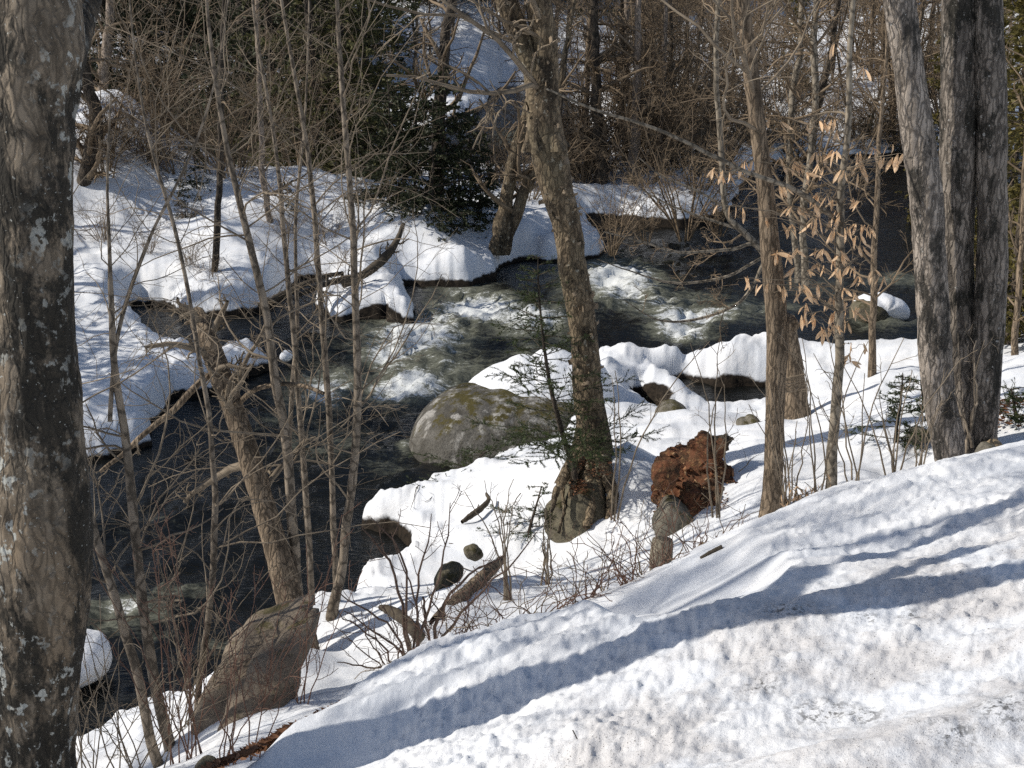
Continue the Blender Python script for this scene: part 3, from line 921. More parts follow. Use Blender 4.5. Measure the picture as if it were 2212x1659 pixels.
def twigs_of(stems, rng, n1, n2, n3, ratio=0.32, t=(0.2, 1.0), up=0.03, rmin=0.0022, ang=(35, 80), wig=0.17, K=(8, 6, 5), lmax=1.6, r2=0.42, flat=0.3, sides=(5, 3, 3), tap=0.45, rr0=0.42):
    """side branches, their twigs and twiglets"""
    g = Geo()
    P = np.array([s[0] for s in stems])
    R = np.array([s[1] for s in stems])
    a, ra = grow(P, R, n1, t[0], t[1], ratio, K[0], rng, ang, up, wig, rr0, rmin * 1.5, 0.15, lmax, True, 0.35, tap, flat)
    g.add(*tubes(a, ra, sides[0]))
    b, rb = grow(a, ra, n2, 0.15, 1.0, r2, K[1], rng, (30, 70), up * 1.2, wig * 1.1, 0.6, rmin, 0.08, 0.7, True, 0.5)
    g.add(*tubes(b, rb, sides[1]))
    if n3:
        c, rc = grow(b, rb, n3, 0.2, 1.0, 0.5, K[2], rng, (30, 65), up, wig * 1.2, 0.75, rmin * 0.85, 0.05, 0.35, True, 0.6)
        g.add(*tubes(c, rc, sides[2]))
    return g


def stem_tree(name, label, cat, stems, mat, twig=None, rough=None, group=None, sides=10, seed=1, n=36, extra=0.35, twmat=None, branches=(), smooth_top=True):
    """stems/branches: list of (pts, D).  twig: dict for twigs_of"""
    W = [px_stem(p, D, n, extra) for p, D in stems]
    loc = W[0][0][1]
    root = thing(name, label, cat, loc, group)
    for q, (P, R) in enumerate(W):
        g = Geo()
        if rough:
            g.add(*rough_trunk(P, R, rough.get('sides', 40), rough.get('rows', 160), rough['amp'], rough.get('freq', 14), rough.get('vs', .22), seed + q, rough.get('flare', 0.0), rough.get('lobes', 5), rough.get('fh', .5)))
        else:
            Rn = R * (1 + 0.08 * vnoise(P * 9, seed + q))
            Pn = P + 0.35 * R[:, None] * np.column_stack([vnoise(P * 4, seed + 3), vnoise(P * 4, seed + 4), 0 * R])
            W[q] = (Pn, Rn)
            g.add(*tubes(Pn, Rn, sides))
        obj('trunk', g.mesh('trunk', mat, loc), root)
    BW = [px_stem(p, D, n, 0) for p, D in branches]
    for P, R in BW:
        Pn = P + 0.5 * R[:, None] * np.column_stack([vnoise(P * 6, seed + 13), vnoise(P * 6, seed + 14), vnoise(P * 6, seed + 15)])
        obj('branch', Geo().add(*tubes(Pn, R, 7)).mesh('branch', mat, loc), root)
    if twig:
        rng = np.random.default_rng(seed * 13 + 5)
        tw = dict(twig)
        g = twigs_of(W + BW, rng, **tw)
        obj('crown', g.mesh('crown', twmat or MAT_TWIG, loc), root)
    return root, W


# the lichened maple close by on the left edge
P, R = px_stem([(70, 1900, 175), (72, 1659, 162), (76, 1450, 160), (86, 1250, 186), (88, 1050, 186), (80, 850, 176), (72, 650, 152), (70, 450, 146), (70, 250, 150), (78, 100, 172), (70, -80, 150), (52, -400, 130), (20, -1200, 110), (-20, -2600, 60)], (4.6, 4.75), 60, 1.3)
root = thing('maple_tree', 'thick maple trunk covered in pale lichen and dark moss, closest to the road', 'tree', P[1])
V, Q = rough_trunk(P, R, 96, 620, 0.012, 15, 0.3, 77)
obj('trunk', Geo().add(V, Q).mesh('trunk', MAT_MAPLE, P[1]), root)
P2, R2 = px_stem([(95, 220, 90), (135, 110, 92), (175, -10, 74), (230, -180, 62), (330, -600, 50), (420, -1400, 30)], (4.65, 6.6), 30, 0)
obj('branch', Geo().add(*rough_trunk(P2, R2, 48, 200, 0.006, 16, .3, 79)).mesh('branch', MAT_MAPLE, P[1]), root)
LIMBS = []
for q, (pts, DD) in enumerate([([(80, 60, 70), (112, -90, 56), (160, -300, 42), (210, -700, 26), (250, -1300, 10)], (4.66, 5.7)), ([(74, -30, 60), (60, -200, 46), (40, -500, 34), (0, -1000, 20), (-40, -1500, 8)], (4.64, 6.1)), ([(70, -300, 50), (120, -520, 38), (190, -900, 24), (240, -1400, 8)], (4.68, 5.3))]):
    P3, R3 = px_stem(pts, DD, 30, 0)
    obj('branch', Geo().add(*rough_trunk(P3, R3, 24, 90, .005, 16, .3, 83 + q)).mesh('branch', MAT_MAPLE, P[1]), root)
    LIMBS.append((P3[1:30], R3[1:30]))
g = twigs_of(LIMBS + [(P[30:59:1][:29], R[30:59][:29]), (P2[1:30], R2[1:30])], np.random.default_rng(5), 30, 150, 420, 0.4, (0.35, 1), 0.05, 0.004, lmax=2.0, r2=.5)
obj('crown', g.mesh('crown', MAT_TWIG, P[1]), root)

# triple trunk maple on the right
TR = dict(sides=48, rows=300, amp=0.013, freq=18, vs=.14, flare=.05, lobes=4, fh=.35)
triple, TW = stem_tree('triple_maple_tree', 'furrowed grey maple with three trunks joined at the base', 'tree', [
    ([(2066, 1075, 74), (2060, 1000, 66), (2030, 860, 62), (2018, 720, 66), (2010, 560, 66), (1999, 410, 65), (1980, 273, 62), (1967, 171, 58), (1943, 0, 58), (1915, -250, 52), (1870, -900, 40), (1850, -1800, 16)], 10.9),
    ([(2098, 1070, 60), (2094, 1000, 52), (2085, 860, 56), (2078, 720, 60), (2068, 546, 64), (2073, 273, 68), (2075, 0, 66), (2078, -250, 58), (2100, -900, 44), (2090, -1800, 18)], 11.15),
    ([(2126, 1060, 58), (2124, 980, 50), (2125, 890, 52), (2132, 720, 56), (2142, 546, 57), (2142, 273, 56), (2134, 0, 52), (2130, -250, 46), (2180, -900, 38), (2260, -1800, 16)], 11.0)],
    MAT_TRIPLE, dict(n1=36, n2=160, n3=420, t=(0.62, 1.0), lmax=2.4, rmin=.004, ratio=.25), TR, seed=31, n=60, extra=.5)

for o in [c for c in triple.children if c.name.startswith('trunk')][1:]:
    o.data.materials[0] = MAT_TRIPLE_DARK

# peeling birch in the middle
BR = dict(sides=52, rows=360, amp=0.011, freq=20, vs=.35, flare=.10, lobes=5, fh=.4)
birch, BWs = stem_tree('birch_tree', 'forked birch with shaggy peeling bark standing on the root covered rock', 'tree', [
    ([(1276, 1010, 104), (1281, 970, 84), (1278, 907, 62), (1268, 839, 58), (1263, 754, 56), (1251, 651, 58), (1237, 583, 58), (1227, 495, 60), (1203, 410, 66), (1186, 330, 72), (1174, 262, 68), (1172, 190, 60), (1178, 102, 50), (1163, 0, 50), (1150, -200, 44), (1190, -900, 34), (1200, -1900, 12)], 12.4),
    ([(1176, 262, 56), (1164, 190, 54), (1150, 140, 46), (1124, 80, 44), (1092, -5, 46), (1040, -180, 42), (980, -900, 30), (900, -1700, 12)], 12.4)],
    MAT_BIRCH, dict(n1=56, n2=380, n3=1000, t=(0.34, 1.0), lmax=2.1, rmin=.0022, ratio=.22, up=-0.01, rr0=.25), BR, seed=41, n=60, extra=.25)
# curls of bark
curls = []
for q in range(6):
    rng = np.random.default_rng(100 + q)
    nu, nv = 6, 3
    s = np.linspace(0, 1, nu)
    bend = rng.uniform(1.0, 2.6)
    Lc, Wc = rng.uniform(.035, .075), rng.uniform(.012, .03)
    cx_ = Lc * np.sin(s * bend) / bend
    cy_ = Lc * (1 - np.cos(s * bend)) / bend
    V = np.array([[cx_[a], cy_[a], (b - 1) * Wc * (1 - .5 * s[a] * rng.random())] for a in range(nu) for b in range(nv)])
    Qc = [(a * nv + b, (a + 1) * nv + b, (a + 1) * nv + b + 1, a * nv + b + 1) for a in range(nu - 1) for b in range(nv - 1)]
    curls.append(make_mesh('bark_curl', V, Qc, None, MAT_CURL))
rng = np.random.default_rng(9)
for q in range(280):
    P, R = BWs[0] if q % 5 else BWs[1]
    f = rng.uniform(6, 42) if q % 5 else rng.uniform(2, 26)
    kx = int(f)
    p = P[kx] + (P[kx + 1] - P[kx]) * (f - kx)
    a = rng.uniform(0, 2 * math.pi)
    o = obj('bark_curl', curls[q % 6], birch, Vector(p + np.array((math.cos(a), math.sin(a), 0)) * (R[kx] * 1.0) - np.array(birch.location)))
    o.rotation_euler = (rng.uniform(-.5, .5), rng.uniform(-.5, .5), a + rng.choice((-1.1, 1.1)) + rng.uniform(-.4, .4))
    o.scale = (rng.uniform(.5, 1.4),) * 3
# roots and the rock under the birch
RB = rock('root_rock', 'mossy rock under the birch roots, half out of the snow', 'rock', [(1178, 1165), (1182, 1100), (1196, 1062), (1215, 1040), (1250, 1015), (1290, 1010), (1318, 1045), (1328, 1085), (1315, 1130), (1285, 1165), (1240, 1190), (1195, 1190)], 12.1, .46, MAT_ROOTROCK, 44, bumpy=.22, n=110, m=44, lean=.45)
rr3 = np.random.default_rng(4)
for q, pts in enumerate([[(1252, 985, 26), (1240, 1025, 22), (1236, 1070, 16), (1246, 1120, 12), (1243, 1160, 8)], [(1275, 995, 26), (1270, 1045, 22), (1276, 1090, 18), (1266, 1140, 12)], [(1300, 985, 34), (1312, 1030, 28), (1324, 1075, 26), (1314, 1120, 18), (1303, 1160, 10)],
                         [(1250, 990, 20), (1224, 1020, 15), (1203, 1060, 11), (1192, 1105, 7)], [(1290, 995, 20), (1292, 1050, 16), (1297, 1110, 12), (1286, 1165, 7)], [(1240, 1010, 12), (1215, 1050, 9), (1218, 1100, 7), (1208, 1150, 5)], [(1262, 1000, 14), (1256, 1060, 10), (1252, 1120, 8), (1228, 1170, 5)]]):
    P, R = px_stem(pts, (12.15, 11.62), 30, 0)
    P = P + rr3.normal(size=P.shape) * .006
    obj('root', Geo().add(*rough_trunk(P, R, 14, 50, .010, 18, .6, 60 + q)).mesh('root', MAT_BIRCH, np.array(birch.location)), birch)

# tree with a burl and the snag behind it
burl_tree, _ = stem_tree('burl_tree', 'brown barked tree with a burl, stripped pale bark above, behind the snow bank', 'tree', [
    ([(1664, 1135, 56), (1667, 1080, 44), (1671, 1000, 40), (1675, 850, 42), (1680, 740, 46), (1678, 690, 44), (1672, 620, 42), (1664, 540, 40), (1655, 420, 36), (1640, 300, 32), (1625, 180, 29), (1612, 60, 25), (1600, -60, 24), (1580, -500, 20), (1590, -1300, 8)], 10.5)],
    MAT_BROWN, dict(n1=40, n2=240, n3=560, t=(0.42, 1.0), lmax=1.7, rmin=.002, ratio=.28, rr0=.3), dict(sides=48, rows=300, amp=.006, freq=26, vs=.15, flare=.03), seed=51, n=50)
rock('burl', None, None, [(1672, 700), (1680, 680), (1700, 676), (1722, 690), (1726, 705), (1705, 716), (1682, 716)], 10.55, .10, MAT_BROWN, 52, parent=burl_tree, bumpy=.2)
snag, _ = stem_tree('broken_snag', 'short broken trunk with dry grass on its side, behind the burl tree', 'dead tree', [
    ([(1716, 905, 74), (1716, 870, 56), (1713, 800, 44), (1704, 730, 38), (1698, 685, 34)], 15.3)], MAT_BROWN, None, dict(sides=40, rows=90, amp=.008, freq=20, vs=.2, flare=.06), seed=53)
g = Geo()
rng = np.random.default_rng(3)
for q in range(14):
    y0 = 820 + rng.uniform(-8, 26)
    pp = [(1690 + rng.uniform(-14, 5), y0 + 6, 2.2), (1712, y0 + rng.uniform(-2, 10), 2.2), (1738 + rng.uniform(-5, 10), y0 - 4, 1.6)]
    g.add(*tubes(*[v[None] for v in px_stem(pp, 14.95, 8, 0)], 4))
obj('dry_grass', g.mesh('dry_grass', MAT_CURL, np.array(snag.location)), snag)

# beech sapling with last year's leaves
beech, BE = stem_tree('beech_sapling', 'slender smooth beech holding tan withered leaves, in front of the dark water', 'tree', [
    ([(1793, 1092, 30), (1797, 1040, 24), (1803, 940, 22), (1810, 800, 20), (1814, 660, 18), (1815, 512, 17), (1818, 410, 15), (1830, 307, 13), (1834, 205, 12), (1835, 102, 11), (1842, 0, 10), (1846, -150, 8), (1840, -500, 3)], 10.3)],
    MAT_BEECH, None, None, sides=14, seed=61, n=70,
    branches=[([(1795, 468, 11), (1750, 430, 10), (1690, 398, 10), (1600, 366, 9), (1555, 345, 9), (1480, 305, 8), (1380, 265, 7), (1280, 235, 6), (1180, 192, 4)], (10.3, 9.6))])
cl3 = [(1000, 310), (1185, 460), (1020, 870), (1015, 800), (610, 790), (900, 800), (830, 830), (890, 990), (920, 1010), (990, 1000), (1020, 1010), (1170, 1000), (1260, 970), (1330, 960), (1310, 1020), (1420, 1010), (1380, 1040), (910, 1080), (930, 1090), (820, 1130), (1050, 1130), (1190, 1110), (1160, 1060), (740, 1060), (660, 1050), (430, 1060), (230, 1100), (255, 1130), (650, 1210), (890, 1270), (950, 1280), (1000, 1300), (1110, 1300), (1170, 1320), (1030, 1370), (1030, 1400), (870, 1340), (770, 1360), (700, 1350), (360, 1340), (270, 1340), (520, 1410), (680, 1440), (690, 1490), (850, 1440), (890, 1430), (970, 1430), (1000, 1500), (1080, 1490), (1150, 1450), (1190, 1470), (1240, 1480), (1150, 1540), (1200, 1590), (880, 1610), (930, 1620), (770, 1620), (630, 1630)]
cl6 = [(640, 30), (740, 120), (880, 80), (920, 100), (1000, 60), (1040, 40), (840, 150), (1030, 130), (1120, 110), (1170, 180), (1260, 140), (1310, 170), (430, 190), (510, 210), (640, 230), (650, 270), (700, 190), (750, 250), (770, 280), (890, 230), (840, 290), (950, 310), (1000, 300), (1050, 250), (1150, 280), (1060, 330), (1130, 370), (1180, 390), (1100, 390), (800, 370), (810, 440), (860, 420), (980, 410), (990, 480), (910, 500), (930, 540), (1070, 470), (1030, 490), (1110, 600), (1180, 610), (1100, 680), (1110, 720), (1130, 700), (890, 770), (920, 790), (950, 840), (1010, 840), (1020, 900)]
CLUST = [(1460 + .3414 * a, .3414 * b) for a, b in cl3] + [(1460 + .3414 * a, 549 + .3414 * b) for a, b in cl6]


def leaf_mesh(rng, L=0.135, W=0.019):
    """a drooping folded leaf hanging from the origin"""
    n = 5
    t = np.linspace(0, 1, n)
    w = W * np.sin(np.clip(t * 0.94 + 0.04, 0, 1) * math.pi) ** 0.8 * rng.uniform(.7, 1.1)
    curl = rng.uniform(-.9, .9)
    twist = rng.uniform(-.8, .8)
    y = L * curl * 0.25 * t ** 2
    z = -L * (t - .08 * t ** 2)
    fold = rng.uniform(.35, .9)
    V = []
    for q in range(n):
        a = twist * t[q]
        ca, sa = math.cos(a), math.sin(a)
        for s in (-1, 0, 1):
            lx, ly = s * w[q], abs(s) * w[q] * fold
            V.append((lx * ca - ly * sa, y[q] + lx * sa + ly * ca, z[q]))
    Q = [(q * 3 + b, q * 3 + b + 1, q * 3 + b + 4, q * 3 + b + 3) for q in range(n - 1) for b in (0, 1)]
    return make_mesh('leaf', np.array(V), Q, None, MAT_LEAF)


rng = np.random.default_rng(77)
LEAVES = [leaf_mesh(rng) for _ in range(7)]
PB, RB_ = BE[0]
g = Geo()
nleaf = 0
for (a, b) in CLUST:
    Dc = 10.3 + rng.uniform(-.35, .3)
    tip = at_depth(a, b - 14, Dc)
    # root of the twig on the trunk: lower for far clusters
    horiz = abs(tip[0] - np.interp(tip[2], PB[:, 2], PB[:, 0]))
    zz = tip[2] - 0.35 * horiz - rng.uniform(0, .08)
    kx = int(np.argmin(np.abs(PB[:, 2] - zz)))
    p0 = PB[kx]
    mid = (p0 + tip) / 2 + np.array((0, rng.uniform(-.05, .05), 0.10 * horiz + rng.uniform(-.02, .03)))
    c = catmull([p0, mid, tip, tip + (tip - mid) * .15 + np.array((0, 0, -.02))], 12)
    c[1:-1] += rng.normal(size=(10, 3)) * .006
    r0 = .0035 + .004 * min(horiz, 1)
    g.add(*tubes(c[None], np.linspace(r0, .0014, 12)[None], 5))
    for q in range(rng.integers(2, 5)):
        if nleaf >= 296: break
        nleaf += 1
        s = rng.uniform(.86, 1)
        kk = min(int(s * 11), 10)
        at = c[kk] + np.array((rng.normal() * .016, rng.normal() * .02, rng.normal() * .008))
        o = obj('leaf', LEAVES[rng.integers(7)], beech, Vector(at - np.array(beech.location)))
        o.rotation_euler = (rng.normal() * .4, rng.normal() * .42, rng.uniform(0, 6.28))
        o.scale = (rng.uniform(.6, 1.0),) * 3
tw = twigs_of([(PB[12:68], RB_[12:68])], np.random.default_rng(12), 16, 60, 90, .12, (.1, 1), .02, .0016, lmax=.8)
g.add(tw.verts(), np.vstack(tw.Q))
obj('crown', g.mesh('crown', MAT_TWIG, np.array(beech.location)), beech)

# the slender saplings over the water, middle left
SAPT = dict(n1=26, n2=150, n3=340, t=(0.18, 1.0), ratio=.30, lmax=1.5, up=0.035, rmin=.0015, wig=.15, r2=.5, rr0=.30)
sap = [
    ('sapling', 'leaning grey sapling right beside the lichened trunk', [([(345, 1665, 24), (325, 1600, 22), (300, 1470, 21), (270, 1375, 20), (240, 1260, 18), (205, 1150, 17), (182, 1050, 15), (160, 930, 13), (150, 760, 11), (135, 560, 9), (120, 300, 7), (110, 0, 5), (100, -300, 3)], (7.42, 7.3))], MAT_SAP, SAPT),
    ('sapling', 'grey sapling crossed low by the leaning one, forking over the shaded snow shelf', [([(375, 1668, 27), (362, 1600, 24), (333, 1480, 23), (316, 1380, 22), (302, 1250, 21), (283, 1060, 20), (268, 920, 17), (247, 780, 15), (240, 640, 12), (238, 560, 9), (232, 400, 6), (240, 200, 4)], 7.58),
                                              ([(247, 780, 9), (262, 690, 9), (290, 600, 8), (330, 500, 7), (380, 400, 6), (430, 290, 5), (470, 150, 4), (500, -50, 3)], (7.58, 7.8))], MAT_SAP, SAPT),
    ('sapling', 'thin straight sapling rising beside the striped slab', [([(428, 1530, 14), (436, 1430, 14), (452, 1320, 14), (464, 1180, 14), (462, 1050, 13), (452, 900, 11), (428, 760, 10), (400, 600, 9), (372, 470, 8), (330, 330, 7), (300, 180, 5), (280, 0, 4), (260, -300, 3)], (7.95, 8.2))], MAT_SAP, SAPT),
    ('sapling', 'sapling with bowed stem growing from the snow above the slab', [([(648, 1325, 26), (640, 1250, 23), (632, 1130, 22), (618, 960, 21), (596, 830, 20), (578, 700, 18), (548, 560, 16), (520, 440, 14), (492, 330, 12), (470, 200, 10), (452, 60, 8), (440, -100, 6), (420, -500, 3)], 9.6)], MAT_SAP, dict(SAPT, n1=34, n2=210, n3=460)),
    ('sapling', 'thin sapling forking near the water behind the bowed sapling', [([(672, 1255, 14), (666, 1150, 14), (655, 1000, 13), (645, 850, 12), (632, 700, 12), (618, 560, 11), (606, 420, 10), (590, 280, 8), (562, 120, 7), (540, -60, 5), (520, -400, 3)], 10.4)], MAT_SAP, dict(SAPT, n1=28)),
    ('sapling', 'tall clean grey sapling nearest the snow tongue', [([(722, 1300, 24), (738, 1235, 20), (752, 1120, 19), (768, 980, 18), (772, 860, 17), (769, 720, 16), (766, 580, 15), (758, 440, 14), (746, 300, 12), (738, 170, 11), (730, 50, 9), (724, -150, 7), (715, -600, 3)], 9.9)], MAT_SAP, SAPT),
    ('sapling', 'upright sapling standing between two taller ones over black water', [([(725, 1225, 13), (720, 1120, 13), (716, 980, 13), (706, 840, 14), (696, 700, 13), (686, 540, 12), (676, 420, 12), (660, 300, 10), (640, 180, 9), (618, 60, 7), (600, -80, 6), (570, -500, 3)], 10.6)], MAT_SAP, SAPT),
    ('sapling', 'skinny dark sapling behind the forked one at water edge', [([(640, 1230, 11), (628, 1120, 11), (625, 1000, 10), (630, 850, 10), (640, 730, 9), (640, 600, 8), (640, 450, 7), (655, 300, 5), (665, 120, 4), (670, -200, 3)], 11.0)], MAT_SAP, dict(SAPT, n1=18, n2=100, n3=220)),
]
for q, (nm, lb, st_, mt, tw_) in enumerate(sap):
    stem_tree(nm, lb, 'sapling', st_, mt, tw_, None, 'saplings along the near bank', 12, 70 + q, 60)
stem_tree('leaning_snag', 'leaning dead trunk with broken top over the black water', 'dead tree',
          [([(640, 1345, 66), (628, 1300, 54), (598, 1190, 50), (566, 1080, 48), (530, 960, 46), (500, 870, 46), (470, 790, 45), (448, 735, 44), (434, 700, 42), (424, 675, 30)], (9.3, 10.2))],
          MAT_BROWN, dict(n1=16, n2=70, n3=160, t=(.45, 1), lmax=1.0, rmin=.003, ratio=.3, up=.01), dict(sides=44, rows=220, amp=.007, freq=22, vs=.2), seed=90, n=40,
          branches=[([(470, 800, 16), (430, 830, 15), (380, 880, 14), (320, 930, 12), (250, 990, 10), (215, 1020, 7)], (9.95, 9.6)), ([(505, 880, 13), (560, 840, 11), (640, 830, 10), (700, 850, 8)], (9.8, 9.5)), ([(436, 700, 14), (420, 690, 10), (400, 700, 6)], (10.2, 10.2))])


# stems of the far bank and island that can be told apart
def far_stem(name, label, pts, D, mat, n1=18, n2=90, n3=260, seed=1, t=(.15, 1), lmax=2.2, rmin=.0055, ratio=.28, **kw):
    stem_tree(name, label, 'tree', [(pts, D)] if not isinstance(pts[0], list) else [(p, D) for p in pts], mat, dict(n1=n1, n2=n2, n3=n3, t=t, lmax=lmax, rmin=rmin, ratio=ratio), None, 'trees along the far bank', 10, seed, 40, twmat=MAT_BGTWIG, **kw)


far_stem('alder_tree', 'pair of leaning grey trunks joined at the foot in snow beyond the birch', [[(1080, 508, 38), (1090, 460, 33), (1099, 410, 29), (1112, 341, 27), (1130, 280, 24), (1150, 200, 20), (1170, 60, 16), (1180, -200, 10)], [(1096, 508, 32), (1116, 461, 29), (1136, 403, 25), (1157, 358, 22), (1185, 290, 18), (1210, 180, 14), (1240, 0, 10)]], 25.6, MAT_BIRCH, 30, 160, 420, 101)
far_stem('dark_tree', 'dark leaning trunk rising from the small evergreens on the island', [(938, 470, 38), (942, 410, 34), (948, 307, 30), (952, 222, 28), (959, 154, 25), (966, 68, 22), (976, 0, 19), (990, -200, 14), (1010, -600, 8)], 27.5, MAT_DARKBARK, 26, 120, 300, 102)
far_stem('dark_tree', 'dark trunk leaning over the shaded shore, first beside the lichened maple', [(168, 470, 34), (174, 427, 32), (195, 324, 32), (206, 256, 28), (190, 180, 24), (165, 60, 20), (140, -200, 14)], 26.5, MAT_DARKBARK, 26, 120, 300, 103)
far_stem('lichened_tree', 'trunk with pale green lichen in the dark corner of the far bank', [(225, 290, 22), (222, 200, 20), (232, 110, 20), (240, 20, 18), (248, -200, 12)], 33.5, MAT_PALE, 22, 110, 300, 104)
far_stem('dark_tree', 'straight black slim trunk standing in snow at the side channel', [(462, 600, 15), (466, 563, 15), (472, 427, 14), (476, 300, 13), (479, 164, 12), (484, 0, 10), (490, -300, 6)], 22.8, MAT_DARKBARK, 14, 60, 160, 105)
far_stem('far_tree', 'slim lit trunk with a hollow in the snow round its foot', [(590, 500, 15), (582, 470, 13), (573, 420, 13), (567, 375, 12), (563, 280, 12), (561, 188, 11), (556, 60, 9), (550, -250, 6)], 25.5, MAT_PALE, 16, 80, 240, 106)
far_stem('far_tree', 'bent stem sloping down to the water beside the birch twigs', [(1655, 555, 18), (1620, 515, 15), (1590, 486, 14), (1572, 465, 13), (1563, 410, 12), (1556, 307, 12), (1546, 136, 11), (1552, 0, 10), (1560, -300, 6)], 13.6, MAT_BEECH, 44, 380, 900, 107, rmin=.0022, lmax=1.7,
         branches=[([(1630, 525, 8), (1560, 540, 7), (1470, 545, 5), (1380, 520, 4), (1300, 500, 2)], (13.6, 13.0)), ([(1600, 495, 7), (1520, 470, 6), (1440, 440, 4), (1370, 400, 2)], 13.6), ([(1650, 555, 7), (1560, 600, 6), (1450, 610, 5), (1360, 585, 3), (1290, 560, 2)], (13.6, 13.2)),
                   ([(1655, 560, 8), (1600, 650, 7), (1500, 690, 6), (1420, 690, 4), (1350, 650, 2)], (13.5, 13.0)), ([(1568, 450, 6), (1500, 410, 5), (1430, 380, 4), (1380, 340, 2)], 13.6), ([(1560, 380, 6), (1640, 340, 5), (1700, 310, 3)], 13.6)])
far_stem('far_tree', 'slim trunk rising from dark water edge behind the withered leaves', [(1722, 560, 14), (1712, 470, 14), (1706, 427, 14), (1707, 290, 13), (1713, 205, 14), (1730, 102, 13), (1733, 0, 12), (1740, -300, 8)], 20.2, MAT_BEECH, 44, 330, 900, 108, rmin=.0035)
far_stem('far_tree', 'straight trunk beside the beech, rising behind its leaf clusters', [(1738, 580, 16), (1735, 500, 15), (1736, 430, 15), (1750, 341, 14), (1757, 273, 15), (1762, 188, 14), (1757, 102, 15), (1764, 0, 13), (1770, -300, 8)], 19.7, MAT_BEECH, 44, 330, 900, 109, rmin=.0035)
far_stem('forked_stem', 'dark stem forking off across the beech at mid height', [(1752, 330, 12), (1762, 270, 12), (1775, 200, 13), (1790, 130, 12), (1802, 70, 11), (1815, -50, 9), (1830, -300, 5)], 20.0, MAT_DARKBARK, 14, 70, 200, 110, extra=0, rmin=.004)
far_stem('far_tree', 'short straight stem in snow beside the snow topped rock', [(1884, 800, 18), (1884, 740, 15), (1886, 650, 15), (1888, 549, 13), (1893, 450, 11), (1900, 300, 9), (1915, 100, 6), (1920, -100, 4)], 16.4, MAT_BROWN, 18, 90, 260, 111, rmin=.003, lmax=1.2)
far_stem('far_tree', 'slim stem on the snowy rise past the triple trunk', [(2188, 805, 17), (2191, 760, 14), (2196, 680, 13), (2204, 580, 13), (2212, 420, 12), (2222, 200, 10), (2230, -100, 7)], 15.0, MAT_BROWN, 18, 90, 240, 112, rmin=.003, lmax=1.2)
far_stem('far_tree', 'thin dark trunk on the island snow between birch and leaning pair', [(1207, 470, 9), (1206, 420, 9), (1205, 360, 8), (1210, 250, 7), (1225, 100, 6), (1230, -100, 4)], 26.6, MAT_DARKBARK, 12, 60, 160, 113)
for q, (x, yb, w, lean, lb) in enumerate([(1300, 398, 30, -12, 'short thick trunk at the island edge, first past the birch'), (1366, 392, 24, 10, 'dark trunk on the island snow between two bushes'), (1352, 345, 14, -6, 'slim trunk behind the dark island trunk'), (1420, 380, 15, 14, 'leaning slim trunk on sunlit island snow'), (1462, 375, 12, -10, 'thin trunk in sunlit snow near the island end'), (1330, 330, 18, 20, 'leaning grey trunk in the thick of the island brush')]):
    D = hit(x, yb)[1]
    far_stem('island_tree', lb, [(x, yb, w), (x + lean * .4, yb - 80, w * .9), (x + lean, yb - 190, w * .8), (x + lean * 1.2, yb - 320, w * .6), (x + lean * 2, yb - 600, w * .35)], float(D), MAT_DARKBARK if q % 2 == 0 else MAT_PALE, 30, 170, 520, 120 + q, lmax=2.4)

# ------------------------------------------------------------------ woodland: shared meshes
def bare_tree(seed, h=9.0, nst=1, low=0.06, dens=1.0):
    rng = np.random.default_rng(seed)
    S_ = []
    for s in range(nst):
        a = rng.uniform(0, 6.28)
        lean = rng.uniform(.02, .10) if nst == 1 else rng.uniform(.12, .3)
        K = 16
        t = np.linspace(0, 1, K)
        hh = h * rng.uniform(.8, 1.0)
        P = np.column_stack([np.cos(a) * lean * hh * t + .12 * nst * np.cos(a), np.sin(a) * lean * hh * t + .12 * nst * np.sin(a), hh * t - .3])
        P[:, :2] += np.cumsum(rng.normal(size=(K, 2)) * .045, axis=0)
        R = (h * .0085 + .01) / math.sqrt(nst) * (1 - .85 * t)
        S_.append((P, R))
    tr = Geo()
    for P, R in S_: tr.add(*tubes(P, R, 8))
    cr = twigs_of(S_, rng, int(34 * dens), int(210 * dens), int(620 * dens), .30, (low, 1.0), .02, .006, (45, 85), .18, (7, 5, 4), 2.6, .46, .2, (4, 3, 3), .5)
    return tr, cr


def shrub(seed, h=2.6, nst=11, spread=.55, rmin=.0045, n2=90, n3=300, upb=.02):
    rng = np.random.default_rng(seed)
    K = 9
    P = np.empty((nst, K, 3))
    R = np.empty((nst, K))
    for s in range(nst):
        a = rng.uniform(0, 6.28)
        d = np.array((math.cos(a) * spread * rng.uniform(.2, 1.2), math.sin(a) * spread * rng.uniform(.2, 1.2), 1.0))
        d /= np.linalg.norm(d)
        p = np.array((math.cos(a) * .12, math.sin(a) * .12, -.15))
        L = h * rng.uniform(.6, 1.1)
        for q in range(K):
            P[s, q] = p
            p = p + d * L / (K - 1)
            d = d + rng.normal(size=3) * .10 + np.array((math.cos(a), math.sin(a), -.3)) * .04
            d /= np.linalg.norm(d)
        R[s] = np.linspace(h * .006 + .004, rmin, K)
    g = Geo().add(*tubes(P, R, 5))
    tw = twigs_of([(P[s], R[s]) for s in range(nst)], rng, n2, n3, int(n3 * 1.3), .36, (.15, 1), upb, rmin, (30, 75), .17, (6, 5, 4), 1.3, .5, .1, (3, 3, 3), .4)
    g.add(tw.verts(), np.vstack(tw.Q))
    return g


